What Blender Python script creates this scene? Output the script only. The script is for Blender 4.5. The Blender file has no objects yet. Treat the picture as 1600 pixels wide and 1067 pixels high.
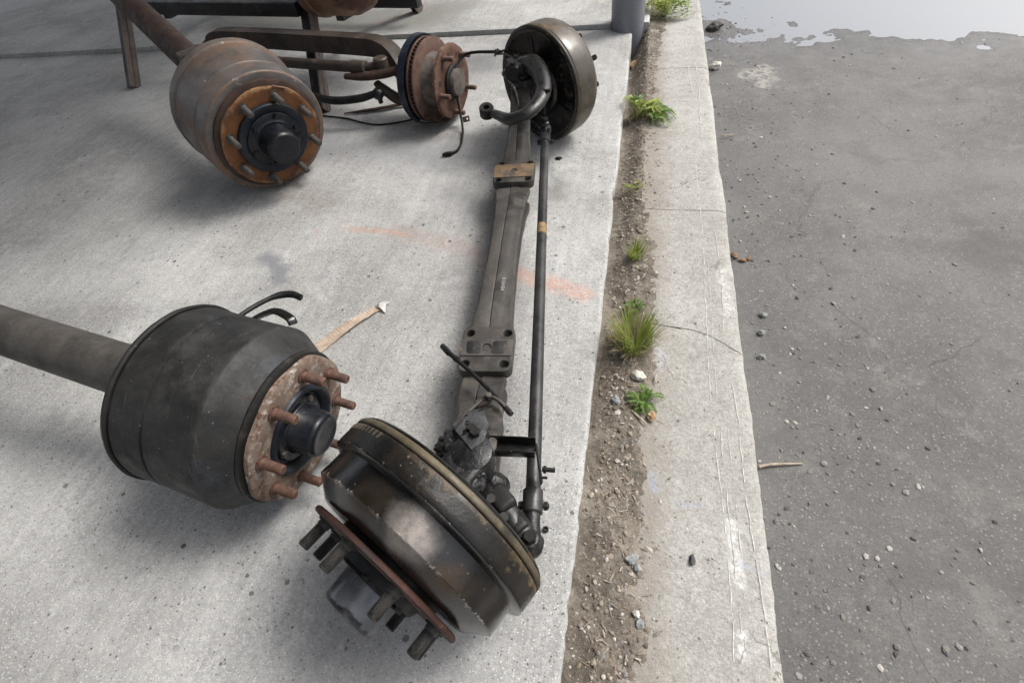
import bpy, bmesh, math, random
from mathutils import Vector, Matrix, noise

S = bpy.context.scene
C = S.collection
R = math.radians
V = Vector

# ------------------------------------------------------------------ camera, sky, sun, exposure
CAM_H = 1.2
cam_d = bpy.data.cameras.new('camera'); cam = bpy.data.objects.new('camera', cam_d); C.objects.link(cam)
cam_d.sensor_width = 36.0; cam_d.lens = 803/1600*36; cam_d.shift_x = 9/1600
cam_d.clip_start = .02; cam_d.clip_end = 600
cx = V((.97464728, .19588944, -.10812032)); cyv = V((-.07858167, .75212876, .65431433)); cz = V((.20949367, -.62922941, .74845357))
cam.matrix_world = Matrix(((cx.x, cyv.x, cz.x, 0), (cx.y, cyv.y, cz.y, 0), (cx.z, cyv.z, cz.z, CAM_H), (0, 0, 0, 1)))
S.camera = cam

SUN_AZ, SUN_EL = R(58), R(52)          # azimuth from +Y towards +X
w = bpy.data.worlds.new('World'); S.world = w; w.use_nodes = True
wn = w.node_tree; bg = wn.nodes['Background']
sky = wn.nodes.new('ShaderNodeTexSky'); sky.sky_type = 'NISHITA'; sky.sun_disc = False
sky.sun_elevation = SUN_EL; sky.sun_rotation = SUN_AZ
sky.air_density = 1.0; sky.dust_density = 6.0; sky.ozone_density = 1.0
hs = wn.nodes.new('ShaderNodeHueSaturation'); hs.inputs['Saturation'].default_value = .38
wn.links.new(sky.outputs[0], hs.inputs['Color']); wn.links.new(hs.outputs[0], bg.inputs[0])
bg.inputs[1].default_value = .14
sd = bpy.data.lights.new('sun', 'SUN'); sun = bpy.data.objects.new('sun', sd); C.objects.link(sun)
sd.energy = 1.5; sd.angle = R(20); sd.color = (1, .96, .9)
sdir = V((math.sin(SUN_AZ)*math.cos(SUN_EL), math.cos(SUN_AZ)*math.cos(SUN_EL), math.sin(SUN_EL)))
sun.rotation_euler = sdir.to_track_quat('Z', 'Y').to_euler(); sun.location = (3, 2, 6)
vs = S.view_settings; vs.view_transform = 'Standard'; vs.look = 'None'; vs.gamma = 1; vs.use_curve_mapping = False
vs.exposure = .64
S.render.engine = 'CYCLES'

rng = random.Random(11)

# ------------------------------------------------------------------ materials
class NB:
    def __init__(s, name):
        s.m = bpy.data.materials.new(name); s.m.use_nodes = True
        s.t = s.m.node_tree; s.b = s.t.nodes['Principled BSDF']
        s.co = s.t.nodes.new('ShaderNodeTexCoord').outputs['Object']
    def n(s, ty, **k):
        q = s.t.nodes.new('ShaderNode'+ty)
        for a, v in k.items(): setattr(q, a, v)
        return q
    def put(s, sock, v):
        if hasattr(v, 'is_output') or isinstance(v, bpy.types.NodeSocket): s.t.links.new(v, sock)
        else: sock.default_value = (*v, 1) if isinstance(v, (tuple, list)) and len(v) == 3 and sock.type == 'RGBA' else v
    def math(s, op, a, b=0.0, c=None, clamp=False):
        q = s.n('Math', operation=op, use_clamp=clamp); s.put(q.inputs[0], a); s.put(q.inputs[1], b)
        if c is not None: s.put(q.inputs[2], c)
        return q.outputs[0]
    def noise(s, scale, detail=6, rough=.6, co=None, dist=0, stretch=None):
        c = co or s.co
        if stretch:
            mp = s.n('Mapping'); s.put(mp.inputs[0], c); mp.inputs['Scale'].default_value = stretch; c = mp.outputs[0]
        q = s.n('TexNoise'); s.put(q.inputs['Vector'], c); q.inputs['Scale'].default_value = scale
        q.inputs['Detail'].default_value = detail; q.inputs['Roughness'].default_value = rough; q.inputs['Distortion'].default_value = dist
        return q.outputs[0]
    def voro(s, scale, feature='F1', co=None, out=0):
        q = s.n('TexVoronoi', feature=feature); s.put(q.inputs['Vector'], co or s.co); q.inputs['Scale'].default_value = scale
        return q.outputs[out]
    def step(s, v, lo, hi):
        q = s.n('MapRange', interpolation_type='SMOOTHSTEP'); s.put(q.inputs[0], v)
        q.inputs[1].default_value = lo; q.inputs[2].default_value = hi
        return q.outputs[0]
    def mix(s, f, a, b):
        q = s.n('Mix', data_type='RGBA'); s.put(q.inputs[0], f); s.put(q.inputs[6], a); s.put(q.inputs[7], b)
        return q.outputs[2]
    def fmix(s, f, a, b):
        q = s.n('Mix', data_type='FLOAT'); s.put(q.inputs[0], f); s.put(q.inputs[2], a); s.put(q.inputs[3], b)
        return q.outputs[0]
    def bump(s, h, strength, dist=.002, nrm=None):
        q = s.n('Bump'); s.put(q.inputs['Height'], h); q.inputs['Strength'].default_value = strength; q.inputs['Distance'].default_value = dist
        if nrm: s.put(q.inputs['Normal'], nrm)
        return q.outputs[0]
    def mul(s, col, f):
        q = s.n('VectorMath', operation='SCALE'); s.put(q.inputs[0], col); s.put(q.inputs['Scale'], f); return q.outputs[0]
    def vary(s, col, scale, amt, detail=5, rough=.7, stretch=None):
        """multiply a colour by noise around 1"""
        v = s.noise(scale, detail, rough, stretch=stretch)
        return s.mul(col, s.math('MAXIMUM', s.math('MULTIPLY_ADD', v, amt*4, 1-amt*2), .12))
    def attr(s, name):
        q = s.n('Attribute'); q.attribute_name = name; return q.outputs['Fac']
    def done(s, col, rough, metal=0.0, nrm=None, spec=None):
        s.put(s.b.inputs['Base Color'], col); s.put(s.b.inputs['Roughness'], rough); s.put(s.b.inputs['Metallic'], metal)
        if nrm: s.put(s.b.inputs['Normal'], nrm)
        if spec is not None: s.put(s.b.inputs['Specular IOR Level'], spec)
        return s.m

def metal(name, c0, c1, scale=9, rough=.45, layers=(), bump=.25, bscale=90, metallic=0.0, stretch=None, spec=.4, spots=(), grit=.26):
    """two-tone base, then layers (colour, noise scale, lo, hi, roughness, wear gain)"""
    b = NB(name)
    wear = b.attr('wear')
    f = b.step(b.noise(scale, 5, .6, stretch=stretch), .34, .66)
    col = b.mix(f, c0, c1)
    rg = b.math('ADD', rough-.16, b.math('MULTIPLY', b.step(b.noise(scale*2.3, 7, .7), .3, .7), .30))
    me = metallic
    h = b.math('ADD', b.noise(bscale, 6, .65), b.math('MULTIPLY', b.noise(bscale*4.5, 3, .8), .45))
    for i, (lc, sc, lo, hi, lr, gain, *rest) in enumerate(layers):
        v = b.noise(sc, 9, .68, dist=.25*(i % 2), stretch=rest[0] if rest else None)
        if gain: v = b.math('ADD', v, b.math('MULTIPLY', wear, gain))
        m = b.step(v, lo, hi)
        col = b.mix(m, col, lc); rg = b.fmix(m, rg, lr)
        if metallic: me = b.fmix(m, me, 0.0)
        h = b.math('ADD', h, b.math('MULTIPLY', m, .5))
    if grit:
        col = b.vary(col, 38, grit*.8, 6, .75); col = b.vary(col, 170, grit, 4, .8)
        v_ = b.voro(130); q_ = b.n('SeparateColor'); b.put(q_.inputs[0], b.voro(130, out=1))
        sp_m = b.math('MULTIPLY', b.math('LESS_THAN', v_, b.math('MULTIPLY', q_.outputs[1], .26)), b.math('GREATER_THAN', q_.outputs[0], .9))
        col = b.mix(b.math('MULTIPLY', sp_m, grit*1.6), col, (.22, .205, .185))
    for (px, py, pz), rad, sc_, lr in spots:      # ragged metallic patches: a painted-in sky highlight and brown tints
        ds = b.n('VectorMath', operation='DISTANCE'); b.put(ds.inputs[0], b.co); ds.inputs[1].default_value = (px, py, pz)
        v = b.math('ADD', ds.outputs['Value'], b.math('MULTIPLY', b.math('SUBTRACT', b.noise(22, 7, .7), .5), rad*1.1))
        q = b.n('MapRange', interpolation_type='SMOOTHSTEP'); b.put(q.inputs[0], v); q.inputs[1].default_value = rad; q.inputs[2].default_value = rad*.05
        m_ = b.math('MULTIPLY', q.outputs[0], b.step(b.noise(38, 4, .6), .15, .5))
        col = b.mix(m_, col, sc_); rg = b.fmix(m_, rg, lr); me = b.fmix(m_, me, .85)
    return b.done(col, rg, me, b.bump(h, bump, .0015), spec)

RUST = (.115, .042, .018); RUST_L = (.21, .085, .035); RUST_D = (.05, .02, .011); OCHRE = (.27, .165, .065)
BLK = (.011, .0115, .0125); DUST = (.20, .185, .16)
M = {}
M['black_oily'] = metal('black_oily_paint', (.0045, .0046, .005), (.010, .0095, .009), 6, .27,
    [((.032, .027, .022), 6, .54, .72, .42, .0), ((.075, .042, .022), 26, .66, .74, .62, .18), ((.16, .14, .12), 60, .75, .79, .7, .16)], .35, 45, spec=.5)
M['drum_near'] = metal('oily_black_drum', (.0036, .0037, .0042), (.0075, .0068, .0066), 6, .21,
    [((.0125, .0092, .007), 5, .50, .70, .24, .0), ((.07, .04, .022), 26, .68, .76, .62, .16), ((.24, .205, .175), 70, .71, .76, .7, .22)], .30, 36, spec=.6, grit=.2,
    spots=[((.104, -1.058, .434), .060, (.30, .27, .245), .30), ((.165, -1.10, .378), .050, (.075, .055, .038), .30), ((.02, -1.02, .450), .050, (.05, .038, .028), .32)])  # first spot paints the bright sky highlight into the colour; the others are brown tints
M['black_dull'] = metal('black_dull_metal', (.009, .0088, .0085), (.019, .018, .017), 8, .5,
    [((.045, .041, .036), 10, .56, .75, .65, .15), (RUST_D, 22, .64, .74, .75, .15)], .5, 60, spec=.25)
M['grease'] = metal('black_grease', (.0055, .0055, .006), (.012, .012, .013), 30, .34, [((.05, .05, .05), 70, .64, .72, .35, 0), ((.035, .031, .027), 16, .52, .68, .75, 0)], 1.0, 60, spec=.45)
M['greasy_plate'] = metal('greasy_grey_plate', (.035, .036, .038), (.07, .072, .075), 26, .34, [((.009, .009, .010), 30, .52, .6, .25, 0), ((.2, .2, .2), 60, .68, .74, .4, 0)], .5, 60)
M['band'] = metal('worn_olive_band', (.062, .051, .031), (.105, .086, .054), 14, .5,
    [((.022, .018, .014), 9, .48, .64, .45, .0), ((.16, .125, .075), 40, .60, .72, .65, 0)], .6, 55)
M['band_dark'] = metal('black_band_with_ochre_wear', (.0055, .0052, .005), (.012, .0105, .009), 8, .34,
    [((.12, .086, .045), 15, .60, .70, .6, .16), ((.015, .0115, .0085), 7, .5, .7, .36, .05)], .5, 55)
M['arm_black'] = metal('oily_black_forging', (.007, .007, .0072), (.016, .0155, .015), 14, .38, [((.055, .048, .04), 16, .58, .74, .55, 0), ((.11, .07, .045), 12, .70, .8, .6, 0)], .5, 50, spec=.5)
M['band_far'] = metal('brown_worn_rim', (.03, .024, .017), (.06, .045, .028), 12, .45, [((.19, .12, .05), 14, .55, .68, .6, 0)], .4, 60)
M['rust'] = metal('rusted_steel', (.072, .036, .024), (.125, .07, .048), 12, .78, [(RUST_D, 7, .5, .68, .8, 0), ((.22, .15, .11), 30, .63, .72, .85, .1)], .6, 60)
M['rust_red'] = metal('red_rust_flange', (.030, .0125, .0095), (.058, .0215, .0145), 14, .7, [((.028, .017, .014), 9, .5, .66, .7, 0), ((.15, .08, .05), 40, .66, .74, .8, .06)], .6, 60)
M['rust_orange'] = metal('orange_rust_flange', (.145, .058, .016), (.10, .036, .012), 10, .62, [((.035, .018, .011), 8, .5, .68, .66, 0), ((.2, .11, .05), 30, .63, .72, .8, .2)], .4, 50)
M['rust_dark'] = metal('dark_rusted_steel', (.03, .017, .012), (.058, .032, .022), 10, .72, [((.11, .085, .07), 14, .58, .74, .8, 0), ((.02, .016, .014), 6, .55, .7, .7, 0)], .5, 60)
M['flake'] = metal('flaking_pale_rust', (.12, .078, .056), (.185, .138, .108), 22, .85, [((.35, .305, .27), 42, .50, .66, .9, 0), ((.10, .045, .026), 38, .56, .66, .85, .03)], 1.2, 70)
M['beam'] = metal('dusty_forged_steel', (.034, .031, .028), (.062, .056, .05), 7, .58,
    [((.018, .017, .0165), 5, .52, .7, .5, 0), ((.12, .11, .095), 12, .56, .78, .8, .05), ((.12, .075, .035), 24, .74, .80, .8, .04)], .35, 70, stretch=(2.2, .6, 1))
M['pad_rust'] = metal('rust_stained_pad', (.17, .112, .062), (.11, .075, .045), 20, .7, [((.05, .044, .04), 13, .48, .62, .6, 0), ((.30, .25, .19), 40, .6, .7, .8, 0)], .4, 60)
M['rod'] = metal('worn_steel_tube', (.026, .026, .0265), (.055, .054, .054), 12, .40, [((.10, .095, .09), 22, .6, .78, .5, 0), ((.09, .055, .03), 26, .68, .76, .7, 0)], .25, 80, metallic=.35)
M['pad_near'] = metal('dark_pad_with_rust_edges', (.05, .046, .043), (.085, .078, .072), 20, .55, [((.24, .145, .06), 15, .56, .64, .75, 0), ((.30, .25, .19), 40, .66, .74, .8, 0)], .4, 60)
M['tape'] = metal('ochre_stain', (.27, .18, .08), (.16, .11, .06), 40, .7, [((.05, .045, .04), 60, .55, .65, .6, 0)], .3, 80)
M['cap_grey'] = metal('scuffed_grey_cap', (.10, .107, .12), (.155, .162, .177), 10, .32, [((.010, .010, .012), 14, .64, .67, .35, .28), ((.12, .124, .135), 8, .52, .74, .3, 0)], .12, 60, metallic=.45, grit=.1)
M['cap_black'] = metal('black_hub_cap', (.0055, .0068, .010), (.011, .0125, .016), 12, .34, [((.05, .05, .05), 40, .68, .75, .6, .08), ((.035, .032, .029), 7, .56, .72, .55, 0)], .3, 50, spec=.3)
M['hub_dark'] = metal('dark_blue_hub', (.009, .012, .018), (.016, .02, .027), 14, .45, [((.07, .055, .04), 20, .64, .76, .7, .15)], .5, 60, spec=.25)
M['stud'] = metal('rusty_stud', (.075, .035, .023), (.12, .062, .042), 60, .65, [((.05, .035, .028), 40, .5, .65, .7, 0), ((.3, .26, .23), 70, .72, .78, .7, .16)], .5, 260)
M['stud_dark'] = metal('dark_stud', (.035, .031, .028), (.06, .052, .046), 60, .5, [((.08, .04, .025), 40, .56, .7, .7, 0)], .5, 260)
M['stud_black'] = metal('greasy_stud', (.03, .028, .027), (.05, .047, .044), 50, .5, [((.012, .012, .012), 30, .5, .62, .4, 0)], .5, 260)
M['drum_pale'] = metal('pale_worn_drum', (.060, .056, .053), (.11, .10, .094), 5, .40, [((.135, .085, .058), 4, .48, .66, .5, .2), ((.05, .05, .055), 6, .55, .7, .45, 0), ((.30, .27, .24), 24, .64, .74, .6, .1)], .3, 40, stretch=(1, 1, 3))
M['drum_far'] = metal('brown_grey_drum', (.050, .042, .033), (.10, .083, .064), 6, .34, [((.15, .105, .055), 9, .58, .72, .55, .15), ((.03, .027, .024), 6, .54, .70, .35, 0)], .25, 50)
M['drum_ml'] = metal('charcoal_drum', (.013, .013, .013), (.026, .0255, .0245), 9, .56, [((.045, .045, .043), 5, .50, .72, .7, .10), ((.03, .034, .042), 7, .55, .72, .5, .15), ((.25, .26, .26), 55, .74, .78, .7, .10), ((.055, .036, .025), 18, .62, .74, .75, .08), ((.06, .06, .058), 9, .60, .72, .6, .05, (9, 1, 1))], .6, 34, spec=.3)
M['disc'] = metal('rusty_brake_disc', (.082, .044, .032), (.125, .076, .056), 16, .7, [((.075, .033, .022), 12, .52, .7, .75, 0), ((.24, .17, .13), 50, .64, .72, .8, .1)], .35, 60)
M['disc_hat'] = metal('rusty_grey_hat', (.075, .066, .058), (.125, .11, .1), 30, .72, [((.10, .055, .035), 22, .52, .66, .8, 0)], .7, 70)
M['shield'] = metal('blue_black_shield', (.008, .011, .019), (.013, .018, .031), 10, .36, [((.05, .04, .032), 12, .56, .7, .6, .15)], .2, 60)
M['rubber'] = metal('black_rubber', (.007, .007, .0075), (.014, .014, .0145), 30, .5, [((.05, .047, .043), 50, .66, .76, .7, 0)], .25, 160, spec=.25)
M['pipe'] = metal('bare_brake_pipe', (.12, .115, .105), (.2, .19, .175), 60, .4, [((.06, .05, .04), 60, .52, .64, .6, 0)], .2, 200, metallic=.5)
M['steel_dark'] = metal('dark_rack_steel', (.012, .012, .0145), (.022, .0215, .0235), 8, .55, [((.10, .07, .055), 14, .58, .72, .7, .2)], .3, 60)
M['steel_brown'] = metal('brown_rack_steel', (.085, .066, .058), (.12, .097, .087), 8, .65, [((.05, .036, .03), 14, .55, .7, .7, .2)], .3, 60)
M['rusty_drum'] = metal('big_rusty_drum', (.13, .07, .042), (.21, .13, .085), 5, .68, [((.07, .034, .02), 7, .5, .66, .75, .2), ((.28, .23, .18), 12, .62, .74, .75, .1)], .4, 40)
M['chan'] = metal('brown_forged_beam', (.034, .026, .021), (.064, .049, .04), 8, .6, [((.13, .095, .07), 12, .58, .76, .75, .3), ((.022, .018, .016), 6, .52, .7, .55, 0)], .4, 60)
M['pole'] = metal('grey_painted_pole', (.17, .182, .208), (.19, .2, .225), 3, .35, [((.20, .20, .21), 30, .68, .74, .6, 0), ((.07, .065, .06), 8, .66, .8, .7, .0)], .08, 40, grit=.03)
M['card'] = metal('weathered_cardboard', (.36, .28, .215), (.45, .37, .30), 20, .9, [((.22, .165, .12), 14, .56, .7, .9, 0)], .4, 90)
M['foil'] = metal('pale_plastic_scrap', (.36, .35, .335), (.46, .45, .43), 30, .5, (), .2, 90)
M['chip'] = None
M['roof'] = metal('galvanised_sheet', (.16, .165, .17), (.22, .225, .23), 2, .5, [((.12, .09, .07), 3, .62, .75, .8, 0)], .05, 20)
M['rock_w'] = metal('pale_rock', (.45, .43, .38), (.58, .56, .51), 30, .85, [((.30, .27, .22), 40, .55, .7, .9, 0)], .8, 90)
M['rock_g'] = metal('grey_rock', (.20, .21, .21), (.31, .32, .32), 40, .85, [((.12, .11, .1), 50, .55, .7, .9, 0)], .8, 110)
M['rock_d'] = metal('dark_rock', (.06, .06, .062), (.11, .11, .11), 40, .85, (), .8, 110)
M['rock_o'] = metal('ochre_rock', (.33, .215, .11), (.45, .33, .2), 25, .85, [((.18, .1, .05), 30, .56, .68, .9, 0)], .8, 80)
M['brick'] = metal('red_brick_crumb', (.19, .115, .065), (.27, .18, .11), 30, .9, [((.1, .06, .04), 40, .52, .64, .9, 0)], .8, 110)
M['wood'] = metal('dry_twig', (.34, .28, .21), (.44, .38, .30), 40, .85, [((.2, .15, .1), 60, .55, .7, .9, 0)], .4, 200)
M['ink'] = metal('white_marker', (.28, .28, .28), (.45, .45, .45), 80, .6, (), .1, 90)

def leafmat(name, c0, c1):
    b = NB(name)
    g = b.n('NewGeometry')
    oi = b.n('ObjectInfo')
    f = b.math('ADD', b.math('MULTIPLY', b.noise(60, 3), .6), b.math('MULTIPLY', g.outputs['Random Per Island'], .5))
    col = b.mix(f, c0, c1)
    b.done(col, .5)
    b.put(b.b.inputs['Subsurface Weight'], 0.0)
    tr = b.n('BsdfTranslucent'); b.put(tr.inputs[0], col)
    mx = b.n('MixShader'); mx.inputs[0].default_value = .35
    b.t.links.new(b.b.outputs[0], mx.inputs[1]); b.t.links.new(tr.outputs[0], mx.inputs[2])
    b.t.links.new(mx.outputs[0], b.t.nodes['Material Output'].inputs[0])
    return b.m
M['grass'] = leafmat('grass_blade', (.14, .23, .03), (.38, .43, .10))
M['leaf'] = leafmat('weed_leaf', (.09, .19, .035), (.22, .33, .08))
M['leaf_y'] = leafmat('yellow_green_leaf', (.20, .28, .04), (.42, .46, .10))
M['straw'] = leafmat('dry_straw', (.30, .25, .14), (.42, .36, .22))

def seg_mask(b, pts, wd, soft=.5, co=None, nz=.02, nscale=22):
    """soft mask round a polyline on the ground (x, y)"""
    off = b.n('VectorMath', operation='MULTIPLY_ADD')
    nq = b.n('TexNoise'); nq.inputs['Scale'].default_value = nscale; b.put(nq.inputs['Vector'], b.co); nq.inputs['Detail'].default_value = 6
    b.put(off.inputs[0], nq.outputs['Color']); off.inputs[1].default_value = (nz*2, nz*2, 0); b.put(off.inputs[2], b.co)
    sh = b.n('VectorMath', operation='ADD'); b.put(sh.inputs[0], off.outputs[0]); sh.inputs[1].default_value = (-nz, -nz, 0)
    sp = b.n('SeparateXYZ'); b.put(sp.inputs[0], sh.outputs[0]); X, Y = sp.outputs[0], sp.outputs[1]
    best = None
    for (x0, y0), (x1, y1) in zip(pts, pts[1:]):
        dx, dy = x1-x0, y1-y0; L = math.hypot(dx, dy); dx /= L; dy /= L
        a = b.math('SUBTRACT', X, x0); c = b.math('SUBTRACT', Y, y0)
        t = b.math('ADD', b.math('MULTIPLY', a, dx), b.math('MULTIPLY', c, dy))
        tc = b.math('MINIMUM', b.math('MAXIMUM', t, 0.0), L)
        ex = b.math('SUBTRACT', a, b.math('MULTIPLY', tc, dx)); ey = b.math('SUBTRACT', c, b.math('MULTIPLY', tc, dy))
        d = b.math('SQRT', b.math('ADD', b.math('MULTIPLY', ex, ex), b.math('MULTIPLY', ey, ey)))
        best = d if best is None else b.math('MINIMUM', best, d)
    q = b.n('MapRange', interpolation_type='SMOOTHSTEP'); b.put(q.inputs[0], best)
    q.inputs[1].default_value = wd*soft; q.inputs[2].default_value = wd; q.inputs[3].default_value = 1; q.inputs[4].default_value = 0
    return q.outputs[0]

def slab_material(near=True):
    b = NB('concrete_slab' if near else 'concrete_far_slab')
    big = b.noise(1.3, 5, .6, dist=.3); mid = b.noise(9, 7, .7); fine = b.noise(130, 4, .8); grain = b.noise(330, 3, .8)
    col = b.mix(b.step(big, .32, .68), (.29, .289, .282), (.45, .45, .444))
    col = b.mix(b.math('MULTIPLY', b.step(b.noise(3.2, 7, .72), .52, .70), .55), col, (.245, .245, .24))
    col = b.mix(b.math('MULTIPLY', b.step(b.noise(5, 7, .75, dist=.4), .54, .68), .5), col, (.52, .52, .515))
    col = b.vary(col, 26, .16, 6, .75)
    col = b.mix(b.step(b.noise(2.1, 6, .7), .38, .62), b.vary(col, 95, .38, 4, .8), b.vary(col, 95, .20, 4, .8))
    col = b.vary(col, 270, .26, 3, .8)
    st = b.noise(30, 5, .65, stretch=(1.3, .10, 1)); col = b.mul(col, b.math('MULTIPLY_ADD', st, .5, .75))
    # pits and dark chips, three sizes
    pit = None
    for sc, thr, rad in ((30, .80, .20), (75, .74, .26), (140, .68, .3)):
        vd = b.voro(sc); sepc = b.n('SeparateColor'); b.put(sepc.inputs[0], b.voro(sc, out=1))
        p = b.math('MULTIPLY', b.math('LESS_THAN', b.math('ADD', vd, b.math('MULTIPLY', b.math('SUBTRACT', grain, .5), .35)), b.math('MULTIPLY', sepc.outputs[1], rad)), b.math('GREATER_THAN', sepc.outputs[0], thr))
        pit = p if pit is None else b.math('MAXIMUM', pit, p)
    col = b.mix(b.math('MULTIPLY', pit, .78), col, (.07, .068, .064))
    # pale grit
    vd = b.voro(170); sepc = b.n('SeparateColor'); b.put(sepc.inputs[0], b.voro(170, out=1))
    grit = b.math('MULTIPLY', b.math('LESS_THAN', vd, .3), b.math('GREATER_THAN', sepc.outputs[0], .7))
    col = b.mix(b.math('MULTIPLY', grit, .6), col, (.68, .68, .66))
    rough = b.math('MULTIPLY_ADD', mid, .2, .7)
    if near:
        nz = b.noise(70, 6, .8)
        o = seg_mask(b, [(-1.1, 1.54), (-.97, 1.535), (-.84, 1.515)], .024, .0)
        o2 = seg_mask(b, [(-.9, 1.53), (-.77, 1.5), (-.6, 1.455), (-.45, 1.36)], .075, .0, nz=.03)
        o3 = seg_mask(b, [(-.36, 1.325), (-.24, 1.285), (-.12, 1.24)], .055, .2)
        o4 = seg_mask(b, [(-1.245, 1.525), (-1.225, 1.505)], .016, .1); o5 = seg_mask(b, [(-1.15, 1.60), (-1.12, 1.48)], .06, 0, nz=.03)
        brk = b.math('MULTIPLY', b.step(nz, .36, .62), b.step(b.noise(260, 4, .8), .36, .56))
        for mk, k, cc in ((o, 1.0, (.52, .26, .15)), (o2, .6, (.42, .25, .2)), (o3, 1.0, (.54, .27, .18)), (o4, .6, (.48, .22, .15)), (o5, .22, (.42, .25, .2))):
            col = b.mix(b.math('MULTIPLY', b.math('MULTIPLY', mk, brk), k), col, cc)
        oil = seg_mask(b, [(-.40, 2.05), (-.30, 1.93), (-.29, 1.80)], .06, .0, nz=.05)
        oil2 = seg_mask(b, [(-.40, .52), (-.27, .53)], .12, .0, nz=.05)
        oil3 = seg_mask(b, [(-1.38, 1.34), (-1.28, 1.28), (-1.25, 1.22)], .06, .1, nz=.03)
        wet = seg_mask(b, [(-1.9, 2.25), (-1.25, 2.15), (-.85, 2.12)], .26, .0, nz=.10, nscale=7)
        wet2 = seg_mask(b, [(-1.9, 3.1), (-1.3, 3.25), (-.95, 3.2)], .22, .0, nz=.10, nscale=7)
        old = seg_mask(b, [(-.62, 1.75), (-.52, 1.25)], .09, .0, nz=.06)
        for mk, k, cc in ((oil, .5, (.13, .125, .12)), (oil2, .4, (.12, .115, .11)), (oil3, .65, (.13, .14, .165)), (wet, .6, (.185, .19, .205)), (wet2, .5, (.16, .165, .18)), (old, .3, (.2, .2, .2))):
            col = b.mix(b.math('MULTIPLY', mk, k), col, cc)
        rs1 = seg_mask(b, [(-1.62, 1.95), (-1.45, 1.78), (-1.3, 1.72)], .16, .0, nz=.09, nscale=9); rs2 = seg_mask(b, [(-1.05, 2.36), (-.85, 2.30)], .13, .0, nz=.07, nscale=11)
        dk = seg_mask(b, [(-1.0, .62), (-.72, .40), (-.55, .2)], .22, .0, nz=.10, nscale=7); ty = seg_mask(b, [(-2.4, .9), (-1.5, 1.05), (-.9, 1.35), (-.6, 2.0)], .07, .2, nz=.03)
        for mk, k, cc in ((rs1, .5, (.17, .13, .10)), (rs2, .45, (.17, .14, .115)), (dk, .4, (.17, .172, .18)), (ty, .22, (.19, .19, .19))):
            col = b.mix(b.math('MULTIPLY', b.math('MULTIPLY', mk, b.step(b.noise(30, 6, .75), .25, .65)), k), col, cc)
        scr = b.step(b.noise(16, 5, .7, stretch=(.35, 6, 1)), .66, .72); col = b.mix(b.math('MULTIPLY', scr, .3), col, (.2, .2, .195))
        cl = b.step(b.noise(2.4, 3), .52, .62); v3 = b.voro(26); c3 = b.n('SeparateColor'); b.put(c3.inputs[0], b.voro(26, out=1))
        s3 = b.math('MULTIPLY', b.math('LESS_THAN', b.math('ADD', v3, b.math('MULTIPLY', b.math('SUBTRACT', fine, .5), .25)), b.math('MULTIPLY', b.math('SUBTRACT', c3.outputs[0], .5), .42)), cl)
        col = b.mix(b.math('MULTIPLY', s3, .8), col, (.05, .05, .05))
        v2 = b.voro(9); c2 = b.n('SeparateColor'); b.put(c2.inputs[0], b.voro(9, out=1))
        sp = b.math('LESS_THAN', b.math('ADD', v2, b.math('MULTIPLY', b.math('SUBTRACT', grain, .5), .08)), b.math('MULTIPLY', b.math('SUBTRACT', c2.outputs[0], .55), .17))
        col = b.mix(b.math('MULTIPLY', sp, .85), col, (.03, .03, .03))
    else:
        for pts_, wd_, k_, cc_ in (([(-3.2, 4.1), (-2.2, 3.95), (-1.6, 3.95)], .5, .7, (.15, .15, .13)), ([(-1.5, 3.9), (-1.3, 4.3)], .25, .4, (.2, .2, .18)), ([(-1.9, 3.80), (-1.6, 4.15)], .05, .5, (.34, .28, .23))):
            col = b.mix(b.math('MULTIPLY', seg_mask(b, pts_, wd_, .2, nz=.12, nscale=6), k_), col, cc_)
    h = b.math('ADD', b.math('ADD', b.math('MULTIPLY', fine, .9), b.math('MULTIPLY', mid, 1.0)), b.math('MULTIPLY', grain, .5))
    h = b.math('SUBTRACT', h, b.math('MULTIPLY', pit, 1.5))
    return b.done(col, rough, 0.0, b.bump(h, .8, .004), .35)

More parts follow.
